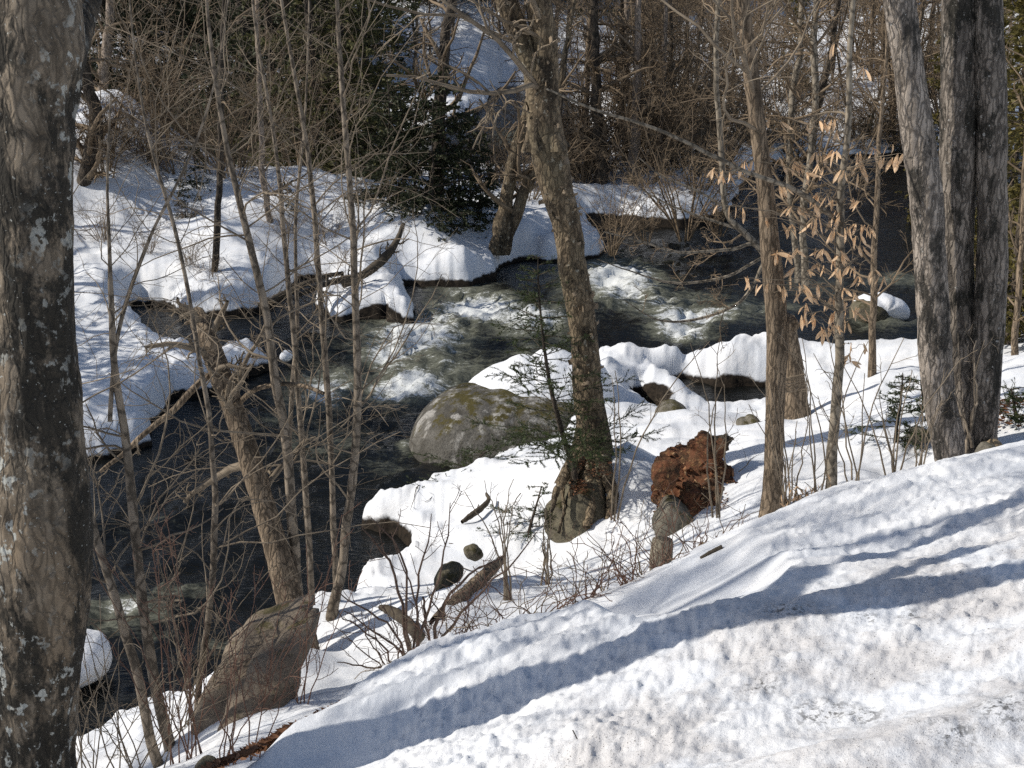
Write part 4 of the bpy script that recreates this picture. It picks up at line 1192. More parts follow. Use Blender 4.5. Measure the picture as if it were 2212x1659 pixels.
def conifer(seed, h=11.0, spread=2.0, dens=1.0, leaf=(.035, .10), droop=-.05, skirt=.03, whorl=150, tw=900, sheet=11000):
    rng = np.random.default_rng(seed)
    K = 14
    t = np.linspace(0, 1, K)
    P = np.column_stack([np.cumsum(rng.normal(size=K) * .02), np.cumsum(rng.normal(size=K) * .02), h * t - .3])
    R = h * .011 * (1 - .93 * t) + .006
    tr = Geo().add(*tubes(P, R, 8))
    n = int(whorl * dens)
    tt = skirt + (1 - skirt) * rng.random(n) ** 1.25
    pos = np.column_stack([np.interp(tt, t, P[:, q]) for q in range(3)])
    a = rng.uniform(0, 6.28, n)
    L = spread * (1 - tt) ** .7 * rng.uniform(.55, 1.15, n) + .15
    d = np.column_stack([np.cos(a), np.sin(a), np.full(n, .12)])
    BK = 6
    B = np.empty((n, BK, 3))
    B[:, 0] = pos
    for q in range(1, BK):
        B[:, q] = B[:, q - 1] + d * (L / (BK - 1))[:, None]
        d = d + rng.normal(size=(n, 3)) * .12 + np.array((0, 0, droop))
        d /= np.linalg.norm(d, axis=1, keepdims=True)
    RB2 = np.linspace(.016, .004, BK)[None] * np.ones((n, 1))
    br = Geo().add(*tubes(B, RB2, 3))
    C, RC = grow(B, RB2, int(tw * dens), .1, 1, .42, 4, rng, (30, 65), droop * .6, .12, .6, .003, .1, .9, True, .5, .5, .6)
    br.add(*tubes(C, RC, 3))
    # sprays of foliage along the twigs
    m = int(sheet * dens)
    ii = rng.integers(0, len(C), m)
    f = rng.random(m) * 3
    kk = np.minimum(f.astype(int), 2)
    fr = (f - kk)[:, None]
    p = C[ii, kk] + (C[ii, kk + 1] - C[ii, kk]) * fr
    d = C[ii, kk + 1] - C[ii, kk]
    d /= np.linalg.norm(d, axis=1, keepdims=True) + 1e-9
    d = d + rng.normal(size=(m, 3)) * .55 + np.array((0, 0, droop * 2))
    d /= np.linalg.norm(d, axis=1, keepdims=True)
    s = rng.normal(size=(m, 3))
    s[:, 2] *= .5
    s = np.cross(d, s)
    s /= np.linalg.norm(s, axis=1, keepdims=True) + 1e-9
    ln = rng.uniform(leaf[0], leaf[1], m)[:, None] * 1.6
    w = ln * .24
    V = np.stack([p, p + d * ln * .45 + s * w, p + d * ln, p + d * ln * .5 - s * w], axis=1).reshape(-1, 3)
    Q = np.arange(m * 4).reshape(-1, 4)
    return tr, br, Geo().add(V, Q)


BARE = []
for q in range(7):
    tr, cr = bare_tree(200 + q, 7.5 + q * .5, 1 if q % 3 else 2, .05, 1.0)
    BARE.append((tr.mesh('trunk', MAT_DARKBARK if q % 3 == 0 else MAT_BROWN), cr.mesh('crown', MAT_BGTWIG)))
for q in range(3):
    tr, cr = bare_tree(230 + q, 5.5 + q * .6, 3, .04, 2.0)
    BARE.append((tr.mesh('trunk', MAT_BROWN), cr.mesh('crown', MAT_BGTWIG)))
SHRUB = [shrub(300 + q, 2.2 + .35 * q, 9 + q, .5, .0045, 110, 480).mesh('shrub', MAT_BGTWIG) for q in range(6)]


def conif(seed, mat, **kw):
    tr, br, fo = conifer(seed, **kw)
    return tr.mesh('trunk', MAT_DARKBARK), br.mesh('inner_crown', MAT_DEAD), fo.mesh('foliage', mat, (0, 0, 0), False)


CEDAR = [conif(400 + q, (MAT_CEDAR, MAT_HEMLOCK)[q % 2], h=10.5 + q, spread=1.9 + .2 * q) for q in range(4)]
CEDARY = conif(410, MAT_CEDARY, h=9, spread=1.5, dens=.9)
SMALL = [conif(420 + q, MAT_HEMLOCK, h=2.4 + .5 * q, spread=.85, dens=.45, leaf=(.025, .06), whorl=120, tw=800, sheet=9000) for q in range(2)]


def plant(kind, pos, rot, scale, label, cat, group, name):
    root = thing(name, label, cat, pos, group)
    root.rotation_euler = (0, 0, rot)
    root.scale = (scale,) * 3
    if len(kind) == 2:
        obj('trunk', kind[0], root)
        obj('crown', kind[1], root)
    else:
        obj('trunk', kind[0], root)
        cr = obj('crown', kind[2], root)
        obj('inner_crown', kind[1], cr)
    return root


rng = np.random.default_rng(55)


def scatter_px(n, x0, x1, y0, y1, fn, sdmin=.3):
    c, tries = 0, 0
    while c < n and tries < n * 12:
        tries += 1
        p = hit(rng.uniform(x0, x1), rng.uniform(y0, y1))
        if p is None: continue
        if shore(p[None, :2])[0] < sdmin: continue
        fn(p)
        c += 1


def where(p):
    """where a plant stands, in words, and a group for it"""
    f = p[1] * CP - (p[2] - CAM_Z) * SP
    px = 1106 + FPX * p[0] / f
    side = 'past the triple trunk' if px > 1920 else 'behind the withered beech leaves' if px > 1690 else 'between burl tree and birch' if px > 1260 else 'behind the forked birch' if px > 1000 else 'at the back channel' if px > 840 else 'behind the slim saplings' if px > 420 else 'beyond the lichened trunk'
    deep = 'close to the water' if p[1] < 34 else 'in the middle of the woods' if p[1] < 50 else 'far back on the wooded slope'
    return side + ', ' + deep


def bare_at(p, sc=(.8, 1.2), kinds=(0, 1, 2, 3, 4, 5, 6, 7, 8, 9)):
    w = where(p)
    plant(BARE[kinds[rng.integers(len(kinds))]], (p[0], p[1], p[2] - .05), rng.uniform(0, 6.28), rng.uniform(*sc), 'bare brown tree ' + w, 'tree', 'bare trees ' + w, 'bare_tree')


def shrub_at(p, sc=(.7, 1.2), label=None, group=None):
    w = where(p)
    o = obj('shrub', SHRUB[rng.integers(6)], None, (p[0], p[1], p[2] - .05), (rng.normal() * .08, rng.normal() * .08, rng.uniform(0, 6.28)), rng.uniform(*sc))
    tag(o, label or 'leafless brown bush ' + w, 'bush', group or 'leafless bushes ' + w)


def cedar_at(p, sc=(.8, 1.2), kinds=(0, 1, 2, 3)):
    w = where(p)
    plant(CEDAR[kinds[rng.integers(len(kinds))]], (p[0], p[1], p[2] - .1), rng.uniform(0, 6.28), rng.uniform(*sc), 'dark evergreen ' + w, 'evergreen tree', 'dark evergreens ' + w, 'evergreen_tree')


# dark evergreens behind the saplings, upper left to middle
for px, py, D, sc, k_ in [(600, 400, 33, 1.0, 1), (680, 395, 31, 1.0, 0), (750, 400, 31.5, .95, 2), (800, 395, 33, .8, 0), (540, 370, 36, 1.1, 3), (640, 360, 38, 1.1, 3), (720, 350, 40, 1.1, 1), (470, 310, 40, 1.0, 3), (800, 330, 38, .9, 2), (240, 240, 40, 1.1, 1), (330, 220, 42, 1.2, 3), (410, 240, 39.5, 1.1, 1), (180, 250, 38, 1.0, 3), (560, 300, 39.5, 1.1, 1), (660, 300, 58, 1.2, 3), (760, 290, 60, 1.2, 1), (130, 220, 44, 1.1, 1), (20, 220, 40, 1.1, 3), (-120, 230, 38, 1.2, 1)]:
    p = at_depth(px, py, D)
    plant(CEDAR[k_], (p[0], p[1], ground(p[0], p[1]) - .1), rng.uniform(0, 6.28), sc, 'dark evergreen ' + where(p), 'evergreen tree', 'dark evergreens ' + where(p), 'evergreen_tree')
scatter_px(30, 60, 720, -10, 190, lambda p: cedar_at(p, (.9, 1.4)) if (p[1] > 57 or p[1] < 40.5) else None, 0)
scatter_px(12, 860, 1250, -40, 30, lambda p: cedar_at(p, (.7, 1.2)), 0)
scatter_px(14, 1250, 2250, -30, 60, lambda p: cedar_at(p, (.8, 1.3)), 0)
# yellowish cedars by the triple trunk
for px, py, D, sc in [(2190, 640, 17.5, .75), (2235, 560, 19, .9), (2290, 620, 18, .8), (2030, 330, 30, .6), (2120, 300, 40, .8), (2200, 330, 32, .9), (1720, 250, 46, .5)]:
    p = at_depth(px, py, D)
    plant(CEDARY, (p[0], p[1], ground(p[0], p[1]) - .1), rng.uniform(0, 6.28), sc, 'yellowish green cedar past the triple trunk', 'evergreen tree', 'yellowish cedars past the triple trunk', 'cedar_tree')
# small evergreens on the island
for px, py, sc, k_ in [(925, 462, 1.0, 0), (955, 455, 1.1, 1), (985, 470, .9, 0), (1012, 450, .8, 1), (900, 440, .9, 1), (870, 430, 1.1, 0), (1040, 470, .6, 0), (840, 440, .9, 1), (430, 415, .45, 0), (400, 470, .3, 1), (620, 470, .35, 0), (1870, 318, .45, 1), (1925, 315, .4, 0)]:
    p = hit(px, py)
    plant(SMALL[k_], (p[0], p[1], p[2] - .05), rng.uniform(0, 6.28), sc, 'small dark evergreen in snow ' + where(p), 'evergreen tree', 'small evergreens ' + where(p), 'small_evergreen')
# leafless growth
scatter_px(26, 1250, 1560, 290, 420, lambda p: shrub_at(p, (.6, 1.15)))
scatter_px(10, 1010, 1290, 385, 440, lambda p: shrub_at(p, (.4, .8)))
scatter_px(32, 1250, 1640, 150, 380, lambda p: bare_at(p, (.5, .95), (7, 8, 9, 1, 4)))
scatter_px(12, 1600, 2050, 120, 330, lambda p: bare_at(p, (.6, 1.0)))
scatter_px(12, 1550, 2200, 100, 330, lambda p: shrub_at(p, (.8, 1.4)))
scatter_px(14, 1600, 2000, 318, 342, lambda p: shrub_at(p, (.6, 1.0)), .05)
scatter_px(30, 1000, 2250, 10, 200, lambda p: bare_at(p, (.8, 1.3)))
scatter_px(5, 840, 1010, 40, 180, lambda p: bare_at(p, (.6, .9)))
scatter_px(30, 150, 800, 30, 290, lambda p: bare_at(p, (.6, 1.1), (7, 8, 9, 0, 1, 3, 4)))
scatter_px(16, 150, 830, 240, 400, lambda p: shrub_at(p, (.5, 1.1)))
scatter_px(5, 160, 480, 420, 640, lambda p: shrub_at(p, (.25, .5)))
scatter_px(3, 600, 860, 520, 600, lambda p: shrub_at(p, (.3, .45)))
# overhanging bushes along the main channel, right of the birch
for px, py, D, sc, lb in [(1325, 500, 24.0, .4, 'leafless bush in dark water just past the birch trunk'), (1480, 470, 27, .7, 'leafless bush on the lip of the island snow'), (1555, 460, 27.5, .7, 'leafless bush on the last tip of the island'), (1400, 480, 26.5, .45, 'leafless bush under the sunlit island mound')]:
    p = at_depth(px, py, D)
    shrub_at((p[0], p[1], max(ground(p[0], p[1]), p[2] - .3)), (sc, sc * 1.2), lb, 'bushes over the dark channel')

# trees up the near bank outside the view, whose shadows cross the snow bank and the shelf
for kd, x, y, sc, rot in [(BARE[6], -8.4, 5.55, 1.45, 1.0), (BARE[5], -9.6, 6.3, 1.5, 2.2), (BARE[3], -8.8, 4.9, 1.6, 4.0), (BARE[4], -9.4, 22.5, 1.2, .5), (BARE[1], -12, 25, 1.3, 3.0), (BARE[2], -12.5, 28, 1.3, 1.5)]:
    plant(kd, (x, y, ground(x, y) - .1), rot, sc, 'bare maple outside the view whose shadow falls on the snow', 'tree', 'bare maples beyond the lichened trunk', 'bare_tree')
for q, x, y, sc in [(0, -9.0, 16.6, .7), (2, -9.3, 18.4, .75), (1, -9.9, 20.2, .75), (0, -10.5, 17.5, .9)]:
    plant(CEDAR[q], (x, y, ground(x, y) - .1), q * 1.3, sc, 'evergreen outside the view that shades the snow shelf', 'evergreen tree', 'evergreens beside the snow shelf', 'evergreen_tree')

# ------------------------------------------------------------------ spruces close by
def needle_spruce(stem, tiers, seed, droop=.0, nd=.0034, nl=.022, spread0=.62, top=.12, lo=.06):
    """stem: (P,R). returns branch Geo, needle Geo"""
    rng = np.random.default_rng(seed)
    P, R = stem
    n = tiers
    tt = np.sort(lo + (1 - lo) * rng.random(n))
    f = tt * (len(P) - 1)
    kx = np.minimum(f.astype(int), len(P) - 2)
    pos = P[kx] + (P[kx + 1] - P[kx]) * (f - kx)[:, None]
    a = rng.uniform(0, 6.28, n)
    L = (spread0 * (1 - tt) ** .8 + top) * rng.uniform(.6, 1.15, n)
    d = np.column_stack([np.cos(a), np.sin(a), rng.uniform(-.05, .35, n)])
    K = 7
    B = np.empty((n, K, 3))
    B[:, 0] = pos
    for q in range(1, K):
        B[:, q] = B[:, q - 1] + d * (L / (K - 1))[:, None]
        d = d + rng.normal(size=(n, 3)) * .06 + np.array((0, 0, droop))
        d /= np.linalg.norm(d, axis=1, keepdims=True)
    RB2 = np.linspace(.0045, .0016, K)[None] * np.ones((n, 1))
    C, RC = grow(B, RB2, n * 9, .2, 1, .42, 5, rng, (35, 60), droop, .08, .6, .0012, .04, .3, True, .6, .6, .75)
    br = Geo().add(*tubes(B, RB2, 4)).add(*tubes(C, RC, 3))
    ne = Geo()
    for A_, per in ((B, .5), (C, 1.0)):
        NB, KB, _ = A_.shape
        ln = np.linalg.norm(np.diff(A_, axis=1), axis=2).sum(1)
        cnt = np.maximum((ln / nd * per).astype(int), 3)
        ii = np.repeat(np.arange(NB), cnt)
        m = len(ii)
        f = rng.random(m) * (KB - 1)
        kk = np.minimum(f.astype(int), KB - 2)
        p = A_[ii, kk] + (A_[ii, kk + 1] - A_[ii, kk]) * (f - kk)[:, None]
        d = A_[ii, kk + 1] - A_[ii, kk]
        d /= np.linalg.norm(d, axis=1, keepdims=True) + 1e-9
        s = rng.normal(size=(m, 3))
        s -= d * np.sum(s * d, axis=1, keepdims=True)
        s /= np.linalg.norm(s, axis=1, keepdims=True) + 1e-9
        dd = d * .55 + s * .8 + np.array((0, 0, .15))
        dd /= np.linalg.norm(dd, axis=1, keepdims=True)
        w = np.cross(dd, s)
        w /= np.linalg.norm(w, axis=1, keepdims=True) + 1e-9
        l_ = nl * rng.uniform(.7, 1.2, m)[:, None]
        V = np.stack([p - w * .003, p + w * .003, p + dd * l_], axis=1).reshape(-1, 3)
        ne.add(V, None, np.arange(m * 3).reshape(-1, 3))
    return br, ne


def spruce(name, label, pts, D, tiers, seed, cat='spruce', **kw):
    P, R = px_stem(pts, D, 30, .15)
    root = thing(name, label, cat, P[1])
    obj('trunk', Geo().add(*tubes(P, R, 8)).mesh('trunk', MAT_DARKBARK, P[1]), root)
    br, ne = needle_spruce((P, R), tiers, seed, **kw)
    cr = obj('crown', ne.mesh('crown', MAT_SPRUCE, P[1], False), root)
    obj('inner_crown', br.mesh('inner_crown', MAT_DEAD, P[1]), cr)


spruce('spruce_sapling', 'thin young spruce leaning in front of the mossy boulder', [(1236, 1000, 13), (1222, 960, 12), (1205, 900, 11), (1190, 840, 9), (1177, 760, 7), (1168, 680, 5), (1163, 610, 4), (1162, 555, 2)], 11.9, 95, 501, spread0=.85, top=.10)
spruce('spruce_sapling', 'low bushy spruce seedling in snow beside the triple trunk', [(1935, 945, 9), (1938, 915, 7), (1944, 880, 6), (1948, 840, 4), (1950, 805, 2)], 11.9, 44, 502, spread0=.42, top=.05, lo=.02)
spruce('spruce_sapling', 'sparse tiny spruce behind the bushy seedling', [(1995, 930, 7), (1996, 890, 5), (1992, 850, 4), (1988, 820, 2)], 12.9, 22, 503, spread0=.36, top=.05)
spruce('hemlock_seedling', 'low spreading hemlock sprig at foot of the boulder', [(1010, 1040, 7), (1016, 1015, 6), (1030, 995, 5), (1050, 975, 3)], 14.4, 26, 504, spread0=.6, top=.25, lo=.02, droop=-.03)
spruce('hemlock_seedling', 'green seedling on dead leaves past the triple trunk', [(2195, 900, 8), (2190, 870, 6), (2185, 840, 4)], 11.5, 26, 505, spread0=.4, top=.12, lo=.02)
spruce('hemlock_seedling', 'dark seedling sprawled on snow left bare under the birch', [(1140, 1160, 8), (1150, 1120, 6), (1162, 1080, 4), (1170, 1050, 3)], 11.9, 16, 506, spread0=.3, top=.2, lo=.02)

# ------------------------------------------------------------------ stump, log, post
ST = thing('rotten_stump', 'crumbling red brown rotten stump littered with wood chips in the snow', 'stump', at_depth(1500, 1100, 11.4))
rock('heartwood', None, None, [(1414, 1050), (1420, 1026), (1450, 1010), (1500, 1002), (1545, 1012), (1575, 1030), (1598, 1060), (1592, 1088), (1560, 1108), (1530, 1160), (1490, 1195), (1450, 1180), (1425, 1120)], 11.45, .34, MAT_ROT, 600, parent=ST, bumpy=.26, n=170, m=80, lean=1.15, facets=.10, freq=3.4)
rock('shell', None, None, [(1410, 1040), (1412, 1015), (1440, 1002), (1470, 1004), (1462, 1030), (1430, 1050)], 11.2, .14, MAT_ROT, 601, parent=ST, bumpy=.3, freq=3, facets=.2, lean=.5)
rock('shell', None, None, [(1480, 990), (1488, 965), (1515, 950), (1545, 955), (1580, 948), (1550, 985), (1530, 1010), (1500, 1010)], 11.75, .2, MAT_ROT, 602, parent=ST, bumpy=.35, freq=3, facets=.25, lean=.8)
rock('shell', None, None, [(1540, 962), (1540, 944), (1552, 946), (1570, 955), (1585, 952), (1568, 975)], 11.85, .06, MAT_DEAD, 607, parent=ST, bumpy=.4, freq=3)
rng2 = np.random.default_rng(61)
k = M('wood_chip')
k.bump(k.noise(60, 3), .5, .006)
r_ = k.objrand()
MAT_CHIP = k.fin(k.mix(k.ramp(r_, .35, .9, False), k.mix(k.ramp(r_, 0, .45, False), (0.08, 0.042, 0.027), (0.24, 0.10, 0.048)), (0.38, 0.25, 0.14)), .85, .15)
CH = []
for q in range(7):
    L, w = rng2.uniform(.05, .13), rng2.uniform(.010, .026)
    V = np.array([(x * L / 2 * (1 - .35 * (z > 0) * rng2.random()), y * w * (.5 + .5 * (x > 0)), z * w * .3) for x in (-1, 1) for y in (-1, 1) for z in (-1, 1)]) + rng2.normal(size=(8, 3)) * .005
    CH.append(make_mesh('wood_chunk', V, [(0, 1, 3, 2), (4, 6, 7, 5), (0, 4, 5, 1), (2, 3, 7, 6), (0, 2, 6, 4), (1, 5, 7, 3)], None, MAT_CHIP, False))
hw = [o for o in ST.children if o.name.startswith('heartwood')][0]
hv = np.empty(len(hw.data.vertices) * 3, np.float32)
hw.data.vertices.foreach_get('co', hv)
hv = hv.reshape(-1, 3)
front = hv[(hv[:, 1] - 1.15 * hv[:, 2]) < 0.0]
for q in range(290):
    p = front[rng2.integers(len(front))] * rng2.uniform(.97, 1.05)
    o = obj('wood_chunk', CH[q % 7], ST, Vector(p) + hw.location, (rng2.normal() * .6 + .6, rng2.normal() * .5, rng2.uniform(0, 6)), rng2.uniform(.4, 1.1))
rock('rock', 'smooth grey rock leaning against the rotten stump', 'rock', [(1420, 1160), (1424, 1105), (1440, 1080), (1475, 1095), (1500, 1130), (1495, 1170), (1450, 1178)], 11.1, .2, MAT_STONE, 603, bumpy=.08, facets=.08, box=(.5, .6))
P, R = px_stem([(1429, 1235, 50), (1428, 1205, 48), (1430, 1180, 46), (1431, 1166, 43)], 9.2, 20, 0.3)
V, Q = rough_trunk(P, R, 32, 40, .004, 24, .15, 604)
top = len(V) - 32
cap = [(top + a, top + (a + 1) % 32, len(V)) for a in range(32)]
V2 = np.vstack([V, V[top:].mean(0) - np.array((0, 0, .012))])
tag(obj('post_stump', make_mesh('post_stump', V2 - P[-1], Q, cap, MAT_GREYWOOD), None, P[-1]), 'short grey weathered post stump among dry canes', 'post')
LOGP = [(945, 1348, 36), (970, 1320, 36), (1005, 1285, 34), (1045, 1245, 27), (1072, 1220, 18), (1088, 1206, 10)]
P, R = px_stem(LOGP, (8.75, 10.2), 30, 0)
V, Q = rough_trunk(P, R, 32, 110, .008, 16, .5, 605)
tag(obj('fallen_log', make_mesh('fallen_log', V - P[8], Q, None, MAT_BROWN), None, P[8]), 'brown fallen log lying diagonally on snow behind the dark bush', 'log')
P, R = px_stem([(824, 1312, 14), (850, 1322, 22), (875, 1340, 24), (900, 1368, 26), (925, 1400, 22)], (9.4, 8.5), 24, 0)
V, Q = rough_trunk(P, R, 20, 60, .006, 18, .5, 606)
tag(obj('dead_root', make_mesh('dead_root', V - P[8], Q, None, MAT_DEAD), None, P[8]), 'dark dead root running into the base of the dark bush', 'root')
P, R = px_stem([(998, 1128, 6), (1020, 1112, 11), (1040, 1098, 12), (1055, 1080, 9), (1050, 1065, 5)], (12.3, 12.7), 20, 0)
tag(obj('dead_branch', make_mesh('dead_branch', rough_trunk(P, R, 12, 40, .006, 20, .6, 607)[0] - P[8], rough_trunk(P, R, 12, 40, .006, 20, .6, 607)[1], None, MAT_DEAD), None, P[8]), 'crooked dark dead branch on snow between river and birch', 'branch')
for q, (pts, D, lb) in enumerate([([(740, 615, 14), (770, 602, 16), (810, 575, 20), (838, 548, 16), (860, 515, 10), (872, 482, 6)], (22.6, 23.2), 'dark crooked driftwood limb leaning on the island snow'),
                                  ([(640, 640, 9), (700, 615, 11), (760, 598, 12), (800, 585, 8)], (21.8, 22.6), 'driftwood stick lying in the dark gap of the bank'),
                                  ([(560, 660, 7), (620, 632, 8), (690, 600, 8), (740, 590, 6)], (21.4, 22.4), 'thin driftwood pole wedged in the dark side channel')]):
    P, R = px_stem(pts, D, 24, 0)
    g = Geo().add(*rough_trunk(P, R, 12, 50, .012, 9, .6, 610 + q))
    tw = twigs_of([(P, R)], np.random.default_rng(620 + q), 8, 24, 30, .3, (.1, 1), .03, .004, lmax=.8)
    root = thing('driftwood', lb, 'driftwood', P[8])
    obj('limb', g.mesh('limb', MAT_DEAD, P[8]), root)
    obj('crown', tw.mesh('crown', MAT_DEAD, P[8]), root)


# ------------------------------------------------------------------ bushes, canes and litter close by
def cane_clump(name, label, stems, D, mat, seed, n2=0, rmin=.0014, group=None, tw_ratio=.25):
    W = [px_stem(p, (D, D + random.uniform(-.25, .25)), 12, .1) for p in stems]
    loc = W[0][0][1]
    root = thing(name, label, 'bush', loc, group)
    P = np.array([w[0] for w in W])
    R = np.array([w[1] for w in W])
    P[:, 2:] += 0.006 * np.random.default_rng(seed).normal(size=P[:, 2:].shape)
    for s in range(len(W)):
        obj('stem', Geo().add(*tubes(P[s:s + 1], R[s:s + 1], 6)).mesh('stem', mat, loc), root)
    if n2:
        tw = twigs_of(list(zip(P, R)), np.random.default_rng(seed), n2, n2 * 2, n2, tw_ratio, (.25, 1), .05, rmin, (25, 60), .12, (6, 5, 4), .45, .45, .2, (4, 3, 3))
        obj('crown', tw.mesh('crown', mat, loc), root)
    return root


def fan(bx, by, n, h0, h1, sp, w, rng, bend=.15, foot=12):
    out = []
    for q in range(n):
        a = rng.uniform(-sp, sp)
        L = rng.uniform(h0, h1)
        b = rng.uniform(-bend, bend)
        x, y = bx + rng.uniform(-foot, foot), by + rng.uniform(-4, 6)
        pts = []
        for s in range(5):
            t = s / 4
            aa = a + b * t * 2
            pts.append((x + math.sin(aa) * L * t, y - math.cos(aa) * L * t, w * (1 - .65 * t)))
        out.append(pts)
    return out


rg = np.random.default_rng(88)
cane_clump('dark_bush', 'dark many stemmed bare bush at the crest of the snow bank', [
    [(884, 1422, 7.9), (872, 1340, 7.3), (855, 1250, 5.9), (820, 1180, 4.6), (785, 1140, 2.6)], [(886, 1422, 7.3), (880, 1330, 6.6), (878, 1250, 5.3), (850, 1170, 4.0), (800, 1125, 2.0)], [(890, 1422, 6.6), (900, 1330, 5.9), (905, 1240, 5.3), (925, 1160, 3.3), (930, 1110, 2.0)],
    [(895, 1420, 6.6), (930, 1300, 5.9), (955, 1220, 4.6), (970, 1150, 3.3), (975, 1090, 2.0)], [(935, 1400, 9.2), (950, 1330, 7.9), (985, 1270, 5.9), (1030, 1230, 4.6), (1090, 1200, 2.6)], [(938, 1400, 7.9), (1000, 1320, 5.9), (1060, 1260, 4.6), (1120, 1200, 3.3), (1160, 1150, 2.0)],
    [(880, 1425, 5.9), (840, 1350, 4.6), (790, 1320, 4.0), (740, 1290, 2.6), (720, 1270, 1.3)], [(875, 1425, 5.9), (850, 1390, 4.6), (800, 1360, 4.0), (745, 1320, 2.0)], [(900, 1420, 5.3), (905, 1350, 4.6), (890, 1270, 4.0), (860, 1210, 2.6), (845, 1150, 1.3)], [(930, 1398, 5.9), (920, 1340, 6.6), (916, 1300, 5.3), (914, 1290, 4.6)]], 7.4, MAT_DARKTWIG, 701, 40)
cane_clump('dark_bush', 'low branching bush left of the crest bush, stems fanning over snow', [
    [(855, 1445, 5.3), (820, 1390, 4.0), (770, 1350, 3.3), (728, 1322, 2.0)], [(850, 1450, 5.3), (800, 1440, 4.0), (760, 1435, 3.3), (728, 1430, 2.0)], [(845, 1455, 4.0), (820, 1420, 3.3), (790, 1370, 2.6), (780, 1320, 1.3)], [(858, 1440, 4.0), (862, 1390, 3.3), (850, 1340, 2.6), (845, 1290, 1.3)], [(840, 1455, 3.3), (790, 1410, 2.6), (750, 1380, 2.0), (735, 1360, 1.3)]], 6.5, MAT_DARKTWIG, 702, 16)
for q, (bx, by, n, h0, h1, sp, D, lb) in enumerate([
    (400, 1650, 12, 260, 560, .5, 6.9, 'reddish bare bush between the two crossing saplings'), (300, 1700, 12, 240, 480, .6, 6.6, 'reddish bare bush at the bottom of the bank by the lichened trunk'), (520, 1640, 9, 250, 520, .4, 6.5, 'tall reddish canes in front of the slab'),
    (190, 1690, 9, 160, 380, .6, 6.9, 'low reddish bush hugging the lichened trunk'), (610, 1560, 7, 200, 460, .35, 7.4, 'upright thin canes beside the lower end of the slab'), (425, 1560, 9, 200, 420, .4, 7.75, 'short reddish canes at the water edge of the slab')]):
    cane_clump('red_bush', lb, fan(bx, by, n, h0, h1, sp, 3.3, rg, .15, 45), D, MAT_RED if q % 2 == 0 else MAT_TWIG, 710 + q, 34, tw_ratio=.22)
# dry canes behind the crest
for q in range(26):
    x = 900 + q * 27 + rg.uniform(-14, 14)
    y = np.interp(x, [c[0] for c in CREST], [c[1] for c in CREST]) + 14
    D = float(np.interp(x, [c[0] for c in CREST], [c[2] for c in CREST])) + .12
    spot = 'beside the dark bush' if x < 1010 else 'below the fallen log' if x < 1120 else 'below the birch' if x < 1330 else 'around the grey post stump' if x < 1470 else 'below the rotten stump'
    cane_clump('dry_canes', 'tuft of thin reddish dry canes at the crest ' + spot, fan(x, y, int(rg.integers(4, 9)), 40, 170, .95, 2.6, rg, .4), D, MAT_RED if q % 3 else MAT_CURL, 730 + q, 5, .0011, 'dry canes at the crest ' + spot)
for q, (x, y, n, h, D, lb) in enumerate([(1700, 1130, 8, 330, 8.6, 'pale thin canes beside the foot of the burl tree'), (1775, 1110, 4, 420, 8.7, 'slim purple grey shoots between burl tree and beech'), (1850, 1090, 5, 400, 9.0, 'slim grey shoots just past the beech foot'), (1925, 1065, 6, 340, 9.2, 'grey shoots in snow between beech and triple trunk'), (1985, 1050, 4, 200, 9.1, 'short grey shoots close to the triple trunk'),
                                         (1545, 1090, 4, 380, 9.8, 'thin tall shoots in front of the rotten stump'), (1330, 1100, 3, 420, 11.0, 'thin arching shoots between birch and rotten stump'), (1180, 1260, 5, 220, 9.6, 'thin shoots on snow below the birch rock'), (1100, 1270, 6, 240, 9.2, 'thin shoots on snow above the fallen log')]):
    cane_clump('shoots', lb, fan(x, y, n, h * .5, h, .22, 4.5, rg, .15), D, MAT_TWIG, 770 + q, 10, .0014)
cane_clump('twisted_shoot', 'pale forked shoot growing against the triple trunk', [[(2090, 1005, 9), (2092, 960, 8), (2103, 900, 7), (2108, 830, 5), (2118, 760, 3), (2128, 735, 2)], [(2096, 940, 7), (2085, 910, 6), (2072, 880, 4), (2064, 850, 2)], [(2104, 890, 5), (2112, 850, 4), (2104, 800, 3), (2108, 735, 2)]], 9.8, MAT_SAP, 790, 6)

# pale leaf sprays low by the burl tree
lt = thing('leafy_seedling', 'little beech seedling with pale dry leaves at the crest by the burl tree', 'seedling', at_depth(1735, 1120, 8.6))
g = Geo()
for q in range(16):
    x0, y0 = 1735 + rg.uniform(-12, 12), 1122
    pts = [(x0, y0, 3), (x0 + rg.uniform(-40, 60), y0 - rg.uniform(20, 60), 2), (x0 + rg.uniform(-60, 80), y0 - rg.uniform(30, 100), 1.5)]
    P, R = px_stem(pts, 8.6, 8, .05)
    g.add(*tubes(P[None], R[None], 4))
    for s in range(4):
        o = obj('leaf', LEAVES[rg.integers(7)], lt, Vector(P[4 + s] + rg.normal(size=3) * .012 - np.array(lt.location)), (rg.normal() * .4, rg.normal() * .4, rg.uniform(0, 6.28)), rg.uniform(.3, .5))
obj('stem', g.mesh('stem', MAT_TWIG, np.array(lt.location)), lt)

